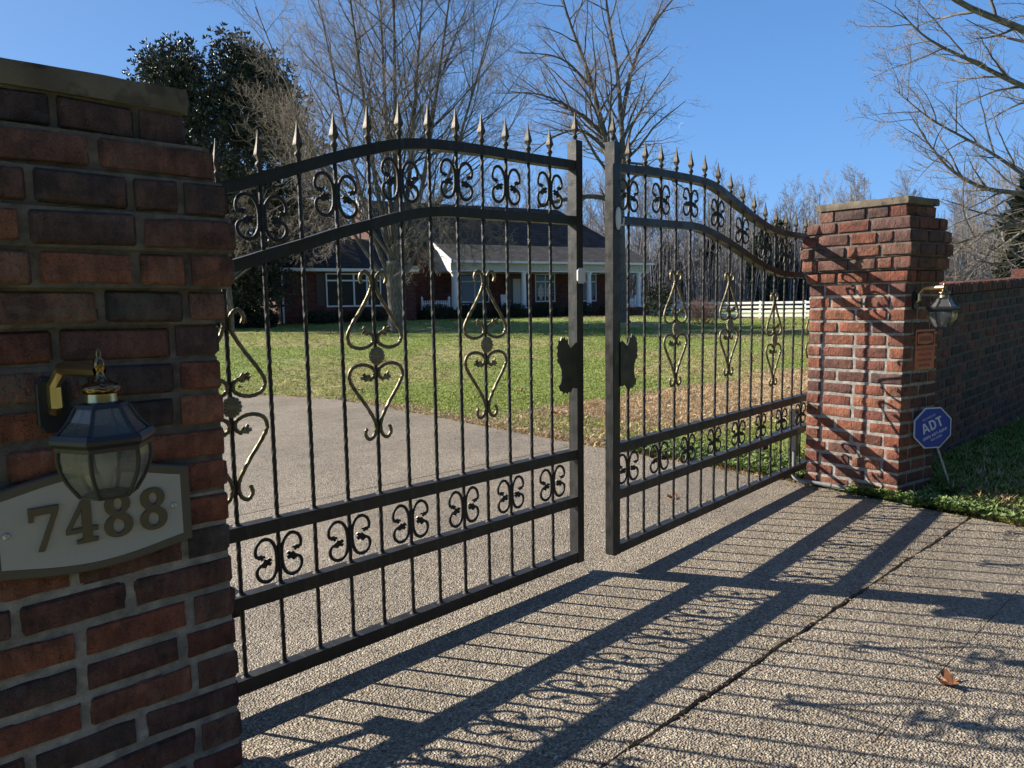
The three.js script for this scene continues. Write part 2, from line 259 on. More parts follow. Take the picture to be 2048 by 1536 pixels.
// ------------------------------------------------------------------ driveway: concrete slabs between joints
{
  const drive = new THREE.Group(); drive.name = numbered('driveway'); drive.userData.kind = 'structure'; scene.add(drive);
  const cuts = [[4, -0.768, 0.0012], [-0.768, -1.25, 0.009], [-1.25, -4.5, 0.005], [-4.5, -7.5, 0.004], [-7.5, -10.5, 0.004], [-10.5, -13.0, 0.004]];
  cuts.forEach(([za, zb, gap], n) => {
    const pts = [], gapA = n ? cuts[n - 1][2] : 0; const jag = (x, amp, s) => amp * (fbm(x * 14 + s * 9, s * 3.1 + 50, 4096, 4, s) - 0.5) * 2;
    const ampA = n === 2 ? 0.013 : 0.002, ampB = n === 1 ? 0.013 : 0.002; let a0 = alongX(driveL, za - 0.001) ?? -8, a1 = alongX(driveR, za - 0.001), b0 = alongX(driveL, zb + 0.001) ?? -8, b1 = alongX(driveR, zb + 0.001);
    const NX = 150; for (let i = 0; i <= NX; i++) { const x = lerp(a0, a1, i / NX); pts.push([x, za - gapA + jag(x, ampA, n + 1)]); }
    const NZ = 26; for (let i = 1; i < NZ; i++) { const z = lerp(za, zb, i / NZ); pts.push([alongX(driveR, z) + 0.012 * (hash(i, n, 3) - 0.5), z]); }
    for (let i = NX; i >= 0; i--) { const x = lerp(b0, b1, i / NX); pts.push([x, zb + gap + jag(x, ampB, n + 20)]); }
    for (let i = NZ - 1; i >= 1; i--) { const z = lerp(za, zb, i / NZ); pts.push([alongX(driveL, z) ?? -8, z]); }
    const g = extr(shapeOf(pts.map(([x, z]) => [x, -z])), 0.09); g.rotateX(-Math.PI / 2); g.translate(0, -0.09, 0);
    const q = boxUV(g), uv = q.attributes.uv, ox = hash(n, 1), oy = hash(n, 2); for (let i = 0; i < uv.count; i++) uv.setXY(i, uv.getX(i) / 3.2 + ox, uv.getY(i) / 3.2 + oy);
    mesh('concrete_slab', q, M.agg, drive);
  });
  // the last bend towards the left, past the lawn's corner
  const tail = [[3 - 0.35, -13.0], [0, -14.2], [-8, -16], [-8, -11.6], [-8, -13.0]]; const g = extr(shapeOf(tail.map(([x, z]) => [x, -z])), 0.09); g.rotateX(-Math.PI / 2); g.translate(0, -0.09, 0); mesh('concrete_slab', boxUV(g, 1 / 3.2), M.agg, drive);
  mesh('joint_dirt', box(-1.2, 4.84, -0.05, -0.014, -1.30, -1.20), M.joint, drive);
}

// ------------------------------------------------------------------ brick pillars and the garden wall
const GA = [0, 0.035, 0.27, 0.5, 0.73, 0.965, 1], GB = [0, 0.09, 0.5, 0.91, 1], GC = [0, 0.09, 1];
function brickGeo(fp, y0, y1, seed, rough = 1) { // fp: outer0, outer1, inner1, inner0 as [x, z]
  const g = new THREE.BoxGeometry(1, 1, 1, GA.length - 1, GB.length - 1, GC.length - 1), p = g.attributes.position, uv = g.attributes.uv;
  const nr = (v, L) => L[Math.round((v + 0.5) * (L.length - 1))], f = rng(seed), ou = f() * 3, ov = f() * 3;
  const len = Math.hypot(fp[1][0] - fp[0][0], fp[1][1] - fp[0][1]), hgt = y1 - y0, dep = Math.hypot(fp[3][0] - fp[0][0], fp[3][1] - fp[0][1]);
  const tilt = (f() - 0.5) * 0.003 * rough, proud = (f() - 0.5) * 0.003 * rough;
  for (let i = 0; i < p.count; i++) {
    let a = nr(p.getX(i), GA), b = nr(p.getY(i), GB), c = nr(-p.getZ(i), GC); const A = a, B = b, C = c;
    const ea = a === 0 || a === 1, eb = b === 0 || b === 1, ec = c === 0;
    const ch = (0.0018 + 0.0045 * n3(A * len * 55 + seed * 3.3, B * hgt * 55, C * 9 + seed)) * rough;
    if (ec && (ea || eb)) c += ch * (ea && eb ? 1.5 : 1) / dep;
    if (ea && eb) { a += (a ? -1 : 1) * ch * 0.8 / len; }
    if (ec) { if (ea) a += (a > 0.5 ? -1 : 1) * ch * 0.8 / len; if (eb) b += (b > 0.5 ? -1 : 1) * ch * 0.8 / hgt; c += (n3(A * len * 38 + seed, B * hgt * 38, seed * 1.7) - 0.5) * 0.006 * rough / dep; }
    c -= proud / dep;
    const x = lerp(lerp(fp[0][0], fp[1][0], a), lerp(fp[3][0], fp[2][0], a), c), z = lerp(lerp(fp[0][1], fp[1][1], a), lerp(fp[3][1], fp[2][1], a), c);
    p.setXYZ(i, x, lerp(y0, y1, b) + tilt * (A - 0.5) * 2, z); uv.setXY(i, (A * len + C * dep) / 0.42 + ou, (B * hgt + C * dep * 0.3) / 0.42 + ov);
  }
  g.computeVertexNormals(); return g;
}
function layBricks(L, full, gap, f) { // lengths that fill L: stretchers with headers and closers at the ends
  const out = []; let x = 0; const first = full ? 0.2 : [0.095, 0.145, 0.09][Math.floor(f() * 3)]; let w = Math.min(first, L);
  while (x < L - 0.02) { if (L - x - w < 0.05) w = L - x; else if (L - x - w < 0.10 && L - x < 0.31) w = (L - x) * 0.62; out.push([x, Math.min(x + w, L)]); x += w + gap; w = 0.2 * (0.97 + 0.06 * f()); }
  return out;
}
function pillar(name, label, corners, y0, courses, ch, off, look) {
  const P = thing(name, label, 'gate pillar', [corners[0][0], y0, corners[0][1]]); const f = rng(look.seed), ox = corners[0][0], oz = corners[0][1];
  const cs = corners.map(([x, z]) => [x - ox, z - oz]);
  const inset = (o) => { // offset the quad outward by o
    const ln = cs.map((c, i) => { const d = cs[(i + 1) % 4], dx = d[0] - c[0], dz = d[1] - c[1], l = Math.hypot(dx, dz); return { c, dx: dx / l, dz: dz / l, nx: -dz / l, nz: dx / l }; });
    return cs.map((c, i) => { const a = ln[(i + 3) % 4], b = ln[i]; const px = a.c[0] + a.nx * o, pz = a.c[1] + a.nz * o, qx = b.c[0] + b.nx * o, qz = b.c[1] + b.nz * o; const det = a.dx * b.dz - a.dz * b.dx, t = ((qx - px) * b.dz - (qz - pz) * b.dx) / det; return [px + a.dx * t, pz + a.dz * t]; });
  };
  const J = look.joint, dep = 0.098; let n = 0;
  for (let k = 0; k < courses; k++) {
    const q = inset(off(k)), qi = inset(off(k) - dep), yb = k * ch + J / 2, yt = (k + 1) * ch - J / 2;
    // mortar bed of the course, set back from the brick faces
    const rec = look.recess(k), m = inset(off(k) - rec); const pts = [...m.map(([x, z]) => [x, k * ch, z]), ...m.map(([x, z]) => [x, (k + 1) * ch, z])];
    const core = polyGeo(pts, [[0, 1, 5, 4], [1, 2, 6, 5], [2, 3, 7, 6], [3, 0, 4, 7], [4, 5, 6, 7], [3, 2, 1, 0]]); mesh('mortar', core, look.mortar(k), P);
    for (let e = 0; e < 4; e++) {
      const own = (k + e) % 2 === 0, a = q[e], b = q[(e + 1) % 4], ai = qi[e], bi = qi[(e + 1) % 4]; const L = Math.hypot(b[0] - a[0], b[1] - a[1]);
      const s0 = own ? 0 : dep + J, s1 = own ? L : L - dep - J; if (s1 - s0 < 0.05) continue;
      for (const [u, v] of layBricks(s1 - s0, own ? (k >> 1) % 2 === 0 : true, J, f)) {
        const t0 = (s0 + u) / L, t1 = (s0 + v) / L, at = (A, B, t) => [lerp(A[0], B[0], t), lerp(A[1], B[1], t)];
        // inner edge runs parallel to the outer one, cut square except at the corners
        const dx = (b[0] - a[0]) / L, dz = (b[1] - a[1]) / L, nx = dz, nz = -dx; const sg = ((ai[0] - a[0]) * nx + (ai[1] - a[1]) * nz) > 0 ? 1 : -1;
        const o0 = at(a, b, t0), o1 = at(a, b, t1), i0 = [o0[0] + nx * sg * dep, o0[1] + nz * sg * dep], i1 = [o1[0] + nx * sg * dep, o1[1] + nz * sg * dep];
        if (own && t0 < 0.001) { const pr = cs[(e + 3) % 4], cu = cs[e], l = Math.hypot(pr[0] - cu[0], pr[1] - cu[1]); i0[0] = o0[0] + (pr[0] - cu[0]) / l * dep; i0[1] = o0[1] + (pr[1] - cu[1]) / l * dep; }
        if (own && t1 > 0.999) { const nx2 = cs[(e + 2) % 4], cu = cs[(e + 1) % 4], l = Math.hypot(nx2[0] - cu[0], nx2[1] - cu[1]); i1[0] = o1[0] + (nx2[0] - cu[0]) / l * dep; i1[1] = o1[1] + (nx2[1] - cu[1]) / l * dep; }
        mesh('brick', brickGeo([o0, o1, i1, i0], yb, yt, look.seed * 131 + n, look.rough), look.brick(k, f), P); n++;
      }
    }
  }
  // cap stone with hewn edges
  const q = inset(off(courses - 1) + look.capOut), h = look.cap, yb = courses * ch; const g = new THREE.BoxGeometry(1, 1, 1, 14, 3, 14), p = g.attributes.position;
  for (let i = 0; i < p.count; i++) { const a = p.getX(i) + 0.5, b = p.getY(i) + 0.5, c = 0.5 - p.getZ(i); let x = lerp(lerp(q[0][0], q[1][0], a), lerp(q[3][0], q[2][0], a), c), z = lerp(lerp(q[0][1], q[1][1], a), lerp(q[3][1], q[2][1], a), c), y = yb + b * h; const e = (a === 0 || a === 1 || c === 0 || c === 1) ? 1 : 0; const nz = (n3(x * 30, y * 40, z * 30) - 0.5), cx = lerp(q[0][0], q[2][0], 0.5), cz = lerp(q[0][1], q[2][1], 0.5); const edge = (b === 1 || b === 0) && e; const k = e * (nz * 0.03 - (edge ? 0.012 : 0)); x += (x - cx) * k; z += (z - cz) * k; y += (b === 1 ? 1 : b === 0 ? 0 : 0) * (n3(x * 12, 3, z * 12) - 0.5) * 0.008; p.setXYZ(i, x, y, z); }
  g.computeVertexNormals(); mesh('cap_stone', boxUVsoft(g), look.capMat, P); return P;
}
function boxUVsoft(g) { const p = g.attributes.position, n = g.attributes.normal, uv = g.attributes.uv; for (let i = 0; i < p.count; i++) { const ax = Math.abs(n.getX(i)), ay = Math.abs(n.getY(i)), az = Math.abs(n.getZ(i)); if (ay > ax && ay > az) uv.setXY(i, p.getX(i), p.getZ(i)); else if (ax > az) uv.setXY(i, p.getZ(i), p.getY(i)); else uv.setXY(i, p.getX(i), p.getY(i)); } return g; }
const pick = (list, f) => list[Math.floor(f() * list.length)];
const corbelRight = (k) => ({ 22: -0.030, 21: 0.018, 20: 0.036, 19: 0.045, 18: 0.034, 17: 0.014 })[k] ?? 0;
pillar('brick_pillar', 'sunlit orange-red brick gate pillar striped by gate shadows, with the warning sign', [[5.0, -1.705], [5.414, -1.632], [5.41, -2.262], [5.0, -2.335]], 0, 23, 0.0832, corbelRight, {
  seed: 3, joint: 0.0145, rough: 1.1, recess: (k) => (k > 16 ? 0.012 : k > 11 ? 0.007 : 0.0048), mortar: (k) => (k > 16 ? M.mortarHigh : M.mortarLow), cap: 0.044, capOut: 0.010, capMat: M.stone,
  brick: (k, f) => (k > 17 ? pick(f() < 0.75 ? brickMats.weathered : brickMats.plain, f) : f() < 0.06 ? pick(brickMats.weathered, f) : pick(brickMats.plain, f)) });
const corbelLeft = (k) => ({ 21: -0.036, 20: 0.010, 19: 0.028, 18: 0.040, 17: 0.032, 16: 0.014 })[k] ?? 0;
pillar('brick_pillar', 'shaded weathered brick gate pillar nearest the viewer, with the number plaque', [[0.01, -1.75], [0.665, -1.75], [0.665, -2.17], [0.01, -2.17]], -0.025, 22, 0.081, corbelLeft, {
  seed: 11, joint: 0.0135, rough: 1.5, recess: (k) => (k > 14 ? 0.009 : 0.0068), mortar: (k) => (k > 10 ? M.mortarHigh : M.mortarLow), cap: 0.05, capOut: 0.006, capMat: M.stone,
  brick: (k, f) => (k > 15 ? pick(f() < 0.8 ? brickMats.weathered : brickMats.dark, f) : f() < 0.10 ? pick(brickMats.dark, f) : pick(f() < 0.4 ? brickMats.weathered : brickMats.plain, f)) });

{ // garden wall in shade on the right, its rowlock coping in the sun
  const W = thing('garden_wall', 'long shaded brick garden wall with sunlit brick coping running off right', 'wall', [5.3, -0.02, -1.87]); W.rotation.z = 0.034; const f = rng(91), ch = 0.082, N = 16, J = 0.011, len = 7.2;
  const vars = [0, 1, 2, 3, 4, 5].map((i) => { const g = brickGeo([[0, 0], [0.2, 0], [0.2, -0.095], [0, -0.095]], 0, ch - J, 900 + i, 1.3); return g; });
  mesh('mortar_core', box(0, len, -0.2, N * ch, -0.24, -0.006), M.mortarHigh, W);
  const rest = []; let count = 0;
  for (let k = 0; k < N; k++) for (let i = 0; i < 34; i++) {
    const x = (k % 2 ? 0.1055 : 0) + i * 0.211 + 0.004; if (x + 0.2 > len) continue; const v = vars[Math.floor(f() * 6)];
    if (x > 0.05 && x < 4.0 && count < 292) { const b = mesh('brick', v, pick(f() < 0.3 ? brickMats.dark : f() < 0.75 ? brickMats.weathered : brickMats.plain, f), W); b.position.set(x, k * ch + J / 2, 0); count++; } else { const c = v.clone(); c.translate(x, k * ch + J / 2, 0); rest.push(c); }
  }
  tag(mesh('brick_courses', rest, brickMats.weathered[1], W), null, null, null, 'stuff');
  for (let i = 0; i < 84; i++) { const b = mesh('coping_brick', brickGeo([[0, 0], [0.072, 0], [0.072, -0.27], [0, -0.27]], 0, 0.09 + 0.008 * f(), 1500 + i, 1.4), pick(f() < 0.5 ? brickMats.weathered : brickMats.plain, f), W); b.position.set(i * 0.084 + 0.004, N * ch + 0.004, 0.014); if (i > 47) b.position.y += 0.085; }
  mesh('raised_course', box(48 * 0.084, len, N * ch, N * ch + 0.087, -0.24, -0.004), brickMats.plain[3], W);
}

// ------------------------------------------------------------------ wrought iron gate leaves
const flower = (() => { // scalloped dish seen on both faces
  const pos = [], idx = [], nr = 6, na = 84; for (const side of [1, -1]) { const b = pos.length / 3; for (let r = 0; r <= nr; r++) for (let a = 0; a < na; a++) { const t = r / nr, an = a / na * Math.PI * 2, sc = Math.abs(Math.cos(an * 7)), R0 = 0.034 * t * (0.90 + 0.10 * Math.pow(sc, 0.5) * t), z = side * (0.004 + 0.006 * Math.sin(t * Math.PI * 0.9) + (t > 0.25 && t < 0.98 ? 0.0036 * Math.cos(an * 14) * t : 0) + (t < 0.2 ? 0.003 : 0)); pos.push(R0 * Math.cos(an), R0 * Math.sin(an), t === 1 ? side * 0.0012 : z); } for (let r = 0; r < nr; r++) for (let a = 0; a < na; a++) { const q = b + r * na + a, q1 = b + r * na + (a + 1) % na; side > 0 ? idx.push(q, q + na, q1, q1, q + na, q1 + na) : idx.push(q, q1, q + na, q1, q1 + na, q + na); } }
  const g = new THREE.BufferGeometry(); g.setAttribute('position', new THREE.Float32BufferAttribute(pos, 3)); g.setAttribute('uv', new THREE.Float32BufferAttribute(new Float32Array(pos.length / 3 * 2).map((_, i) => pos[Math.floor(i / 2) * 3 + (i % 2)] * 3), 2)); g.setIndex(idx); g.computeVertexNormals(); return g; })();
function leafPlate(s = 1) { // small lobed forged leaf, 4 mm thick and curled
  const sh = new THREE.Shape(); const pts = [[0, 0], [0.006, -0.009], [0.016, -0.012], [0.020, -0.006], [0.030, -0.013], [0.036, -0.004], [0.030, 0.002], [0.040, 0.006], [0.036, 0.015], [0.026, 0.012], [0.020, 0.017], [0.012, 0.011], [0.004, 0.008]]; pts.forEach(([x, y], i) => (i ? sh.lineTo(x * s, y * s) : sh.moveTo(0, 0))); const g = extr(sh, 0.0028, 0.0008); const p = g.attributes.position; for (let i = 0; i < p.count; i++) { const x = p.getX(i) / s, y = p.getY(i) / s; p.setZ(i, p.getZ(i) + 6 * x * x - 14 * y * y); } g.computeVertexNormals(); return boxUV(g, 3);
}
const LEAF = leafPlate(1), LEAFS = leafPlate(0.8);
function scrollHalf(m) { return curve([[0.074, 0.016], [0.078, 0.034], [0.070, 0.056], [0.050, 0.068], [0.028, 0.062], [0.012, 0.036], [0.0085, 0], [0.012, -0.036], [0.028, -0.062], [0.050, -0.067], [0.070, -0.054], [0.077, -0.032], [0.070, -0.016], [0.056, -0.012], [0.046, -0.020]].map(([x, y]) => V3(x * m, y, 0)), 34); }
function twistRod(pts, r, turns) { const n = pts.length, a = new Acc().tube(pts, pts.map(() => r), 8, turns * Math.PI * 2 / n), g = a.geo(), p = g.attributes.position; for (let i = 0; i < p.count; i++) { const k = Math.floor(i / 9), s = i % 9; if (s % 2) { const c = pts[k]; p.setXYZ(i, lerp(p.getX(i), c.x, 0.2), lerp(p.getY(i), c.y, 0.2), lerp(p.getZ(i), c.z, 0.2)); } } g.computeVertexNormals(); return g; }
function heartHalf(m, up) { // from the hook past the crossing, round the bulb, curled in to the bar
  const p = [[0.050, 0.262], [0.056, 0.285], [0.040, 0.305], [0.020, 0.295], [0.010, 0.262], [0.016, 0.235], [0.052, 0.175], [0.096, 0.115], [0.116, 0.075], [0.106, 0.044], [0.072, 0.030], [0.036, 0.034], [0.012, 0.050], [0.012, 0.074], [0.030, 0.088]];
  return curve(p.map(([x, y]) => V3(x * m, y * up, 0)), 60);
}
const BAR = 0.0066, COLLAR = lathe([[0.017, 0], [0.0115, 0.004], [0.0085, 0.009]], 10);
function gateLeaf(cfg) {
  const g = thing('gate_leaf', cfg.label, 'gate', cfg.pos, cfg.turn); const m = cfg.m, iron = M.iron, T0 = 0.045, zc = -T0 / 2; // m: +1 runs right of its lock stile, -1 left
  const X = (s) => s * m, bx = (s0, s1, y0, y1, z0 = -T0, z1 = 0) => { const a = X(s0), b = X(s1); return box(Math.min(a, b), Math.max(a, b), y0, y1, z0, z1); };
  mesh('lock_stile', bx(0, cfg.stileW, cfg.g, cfg.stileTop, -0.05, 0.002), iron, g);
  mesh('hinge_stile', bx(cfg.len - 0.05, cfg.len, cfg.g, cfg.second(cfg.len) + 0.29, -0.05, 0.002), iron, g);
  const s0 = cfg.stileW, s1 = cfg.len - 0.05;
  for (const [a, b] of cfg.rails) mesh('rail', bx(s0, s1, a, b), iron, g);
  const sweep = (fn, name) => { const n = 90, P = [], idx = []; const pos = []; const ring = []; for (let i = 0; i <= n; i++) { const s = lerp(s0, s1, i / n), y = fn(s), dy = (fn(s + 0.004) - fn(s - 0.004)) / 0.008, l = Math.hypot(1, dy), nx = -dy / l, ny = 1 / l, h = 0.019; ring.push([[X(s + nx * h), y + ny * h], [X(s - nx * h), y - ny * h]]); }
    for (let i = 0; i < n; i++) { const [a, b] = ring[i], [c, d] = ring[i + 1]; const v = [[a, 0], [c, 0], [d, 0], [b, 0], [a, -T0], [c, -T0], [d, -T0], [b, -T0]].map(([p, z]) => [p[0], p[1], z]); const q = (w, x, y, z) => pos.push(...v[w], ...v[x], ...v[y], ...v[w], ...v[y], ...v[z]); const F = m > 0 ? (w, x, y, z) => q(w, z, y, x) : q; F(0, 1, 2, 3); F(4, 7, 6, 5); F(0, 4, 5, 1); F(3, 2, 6, 7); }
    const ge = new THREE.BufferGeometry(); ge.setAttribute('position', new THREE.Float32BufferAttribute(pos, 3)); ge.computeVertexNormals(); mesh(name, boxUV(ge), iron, g); };
  sweep(cfg.top, 'arched_rail'); sweep(cfg.second, 'arched_rail');
  const finialGeo = merge([lathe([[0.0075, -0.012], [0.008, 0.004], [0.012, 0.010], [0.0135, 0.016], [0.010, 0.022], [0.0055, 0.027]], 8), flat(lathe([[0.0055, 0.026], [0.0175, 0.046], [0.0165, 0.052], [0.0085, 0.082], [0.0035, 0.108], [0.002, 0.122], [0, 0.123]], 4, Math.PI / 4))]);
  finialGeo.scale(1, 1, 1);
  const barTop = (s) => cfg.top(s) - 0.014;
  cfg.bars.forEach((s, k) => {
    const y0 = cfg.rails[0][1] - 0.01, y1 = barTop(s), n = Math.round((y1 - y0) / 0.0075), pts = []; for (let i = 0; i <= n; i++) pts.push(V3(X(s), lerp(y0, y1, i / n), zc));
    const bar = mesh('twisted_bar', twistRod(pts, BAR * 1.22, (y1 - y0) / 0.15), iron, g);
    for (const rl of cfg.rails) { const c = mesh('weld_collar', COLLAR, iron, bar); c.position.set(X(s), rl[1] - 0.0005, zc); }
    const fi = mesh('spear_finial', finialGeo, M.finial, g); fi.position.set(X(s), cfg.top(s) + 0.019 + 0.009, zc); fi.rotation.y = 0.2 * (hash(k, cfg.m + 3) - 0.5);
    if (k % 2 === 0) for (const yc of [(cfg.top(s) + cfg.second(s)) / 2, (cfg.rails[1][1] + cfg.rails[2][0]) / 2]) {
      const b = new THREE.Group(); b.name = 'butterfly_scroll'; b.position.set(X(s), yc, zc); b.scale.set(1.06 + 0.06 * (R() - 0.5), 1.05 + 0.05 * (R() - 0.5), 1); b.rotation.z = 0.07 * (R() - 0.5); b.rotation.y = 0.12 * (R() - 0.5); g.add(b); const sq = 1;
      for (const h of [1, -1]) { const sc = mesh('scroll', tubeGeo(scrollHalf(h), (t) => 0.0066 - 0.002 * Math.abs(t - 0.5), 6), iron, b); sc.scale.y = sq;
        const l1 = mesh('leaf', LEAFS, iron, b); l1.position.set(h * 0.062, -0.014, 0.001); l1.rotation.set(0, h > 0 ? Math.PI : 0, (h > 0 ? 0.25 : 0.25) + 0.3 * (R() - 0.5)); l1.scale.setScalar(1.1);
        const l2 = mesh('leaf', LEAFS, iron, b); l2.position.set(h * 0.074, 0.018, 0.001); l2.rotation.set(0, h > 0 ? Math.PI : 0, -0.35 + 0.3 * (R() - 0.5)); l2.scale.setScalar(0.75); }
    }
    const hy = cfg.hearts[k]; if (hy !== undefined) {
      const b = new THREE.Group(); b.name = 'heart_scroll'; b.position.set(X(s), hy, zc + 0.004); g.add(b);
      const fl = mesh('rosette', flower, M.goldPlain, b); fl.position.z = 0.006;
      for (const h of [1, -1]) for (const up of [1, -1]) { mesh('scroll', twistRod(heartHalf(h, up), 0.0076, 7), M.gold, b); const l = mesh('leaf', LEAF, M.gold, b); l.position.set(h * 0.026, up * 0.082, 0.003); l.rotation.set(up > 0 ? 0 : Math.PI, 0, 0); l.scale.set(h, 1, 1); l.rotation.z = up * h * 0.35; }
    }
  });
  const fs = mesh('spear_finial', finialGeo, M.finial, g); fs.position.set(X(cfg.stileW / 2), cfg.stileTop + 0.006, -0.024);
  { // fretted lock plate beside the stile
    const pts = [[0, 0.215], [0.018, 0.222], [0.040, 0.205], [0.058, 0.196], [0.072, 0.215], [0.078, 0.240], [0.090, 0.232], [0.098, 0.252], [0.108, 0.240], [0.118, 0.250], [0.126, 0.232], [0.136, 0.236], [0.138, 0.214], [0.147, 0.206], [0.141, 0.188], [0.149, 0.172], [0.141, 0.156], [0.149, 0.140], [0.130, 0.126], [0.118, 0.100], [0.116, 0.070], [0.122, 0.042], [0.136, 0.026], [0.130, 0.004], [0.112, -0.002], [0.104, -0.014], [0.092, -0.006], [0.080, -0.016], [0.070, -0.006], [0.058, -0.012], [0.046, 0.004], [0.034, 0.012], [0.020, 0.004], [0, 0.006]];
    const sh = shapeOf(m > 0 ? pts : pts.map(([x, y]) => [-x, y]).reverse()); const ge = extr(sh, 0.004, 0.0008); const o = mesh('lock_plate', boxUV(ge), iron, g); o.position.set(X(cfg.stileW - 0.004), 0.905, 0.003);
  }
  return g;
}
const interp = (list) => { const c = new THREE.SplineCurve(list.map(([x, y]) => new THREE.Vector2(x, y))).getPoints(400); return (s) => { if (s <= c[0].x) return c[0].y + (c[1].y - c[0].y) / (c[1].x - c[0].x) * (s - c[0].x); for (let i = 0; i + 1 < c.length; i++) if (s <= c[i + 1].x) return lerp(c[i].y, c[i + 1].y, (s - c[i].x) / (c[i + 1].x - c[i].x)); return c[c.length - 1].y; }; };
const range = (n, f) => Array.from({ length: n }, (_, i) => f(i));
const left = gateLeaf({
  label: 'nearer black iron gate leaf beside the shaded number pillar', pos: [2.5865, 0, -2.3005], turn: 0.03268, m: -1, g: 0.05, stileW: 0.046, stileTop: 2.053, len: 2.15,
  rails: [[0.056, 0.104], [0.336, 0.382], [0.566, 0.612]], bars: range(13, (k) => 0.199 + 0.1368 * k), hearts: { 3: 1.141, 7: 1.127, 11: 0.997 },
  top: interp([[0.0, 1.942], [0.349, 1.934], [0.611, 1.93], [0.795, 1.922], [0.917, 1.912], [1.032, 1.894], [1.163, 1.858], [1.285, 1.818], [1.438, 1.762], [1.578, 1.711], [1.679, 1.677], [1.85, 1.632], [2.0, 1.612], [2.16, 1.606]]),
  second: interp([[0.0, 1.692], [0.353, 1.683], [0.618, 1.675], [0.803, 1.671], [0.926, 1.657], [1.043, 1.632], [1.174, 1.594], [1.297, 1.559], [1.45, 1.508], [1.557, 1.475], [1.674, 1.437], [1.85, 1.386], [2.0, 1.366], [2.16, 1.36]]) });
const right = gateLeaf({
  label: 'farther black iron gate leaf hung behind the sunlit brick pillar', pos: [2.6795, 0, -2.188], turn: 0.0834, m: 1, g: 0.08, stileW: 0.05, stileTop: 2.048, len: 2.75,
  rails: [[0.08, 0.124], [0.354, 0.400], [0.582, 0.630]], bars: range(16, (k) => 0.154 + 0.147 * k + 0.001 * k * k), hearts: { 3: 1.166, 7: 1.172, 11: 1.051, 15: 1.03 },
  top: interp([[0.0, 1.930], [0.31, 1.951], [0.551, 1.96], [0.818, 1.966], [0.992, 1.958], [1.178, 1.919], [1.379, 1.866], [1.595, 1.811], [1.826, 1.768], [2.074, 1.755], [2.314, 1.756], [2.8, 1.758]]),
  second: interp([[0.0, 1.694], [0.313, 1.702], [0.556, 1.71], [0.768, 1.717], [0.94, 1.701], [1.124, 1.668], [1.321, 1.623], [1.534, 1.568], [1.762, 1.52], [2.007, 1.49], [2.269, 1.486], [2.8, 1.486]]) });
{ // pale contact plates on the two lock stiles
  const oct = shapeOf([[-0.014, -0.034], [0.014, -0.034], [0.025, -0.022], [0.025, 0.022], [0.014, 0.034], [-0.014, 0.034], [-0.025, 0.022], [-0.025, -0.022]]); const a = mesh('contact_plate', boxUV(extr(oct, 0.008, 0.002)), M.whitePlastic, left); a.position.set(-0.020, 1.437, 0.003);
  const ov = new THREE.Shape(); ov.absellipse(0, 0, 0.016, 0.050, 0, Math.PI * 2); const b = mesh('contact_plate', merge([boxUV(extr(ov, 0.007, 0.002)), clean(tubeGeo(curve([V3(0.006, -0.028, 0.006), V3(0.022, -0.030, 0.012), V3(0.032, -0.016, 0.012), V3(0.033, 0.004, 0.012)], 10), 0.004, 6))]), M.whitePlastic, right); b.position.set(0.026, 1.70, 0.003);
}
function opener(label, A, B, seed) { // ram arm behind a leaf, from its bracket to the post
  const t = thing('gate_opener', label, 'gate opener', [A[0], 0, A[2]]); const d = V3(B[0] - A[0], B[1] - A[1], B[2] - A[2]), L = d.length(), u = d.clone().normalize(), P = (f) => V3(0, A[1], 0).addScaledVector(u, f * L);
  mesh('piston_rod', tubeGeo([P(0), P(0.42)], 0.012, 10), M.pvc, t); mesh('ram_housing', tubeGeo([P(0.36), P(0.37), P(0.93), P(0.94)], (f) => (f === 0 || f === 1 ? 0.012 : 0.031), 12), M.lampBlack, t);
  mesh('gate_bracket', box(-0.035, 0.035, A[1] - 0.035, A[1] + 0.045, -0.012, 0.058), M.iron, t); const e = P(1); mesh('post_bracket', tubeGeo([P(0.93), e], 0.016, 8), M.iron, t);
  mesh('anchor_post', box(e.x - 0.03, e.x + 0.03, -0.1, A[1] + 0.12, e.z - 0.03, e.z + 0.03), M.iron, t); return t;
}
opener('black ram opener arm behind the farther gate leaf near the sunlit pillar', [4.55, 0.335, -2.455], [5.5, 0.31, -2.66], 1);
opener('black ram opener arm behind the nearer gate leaf beside the shaded pillar', [0.86, 0.335, -2.352], [-0.05, 0.31, -2.5], 2);

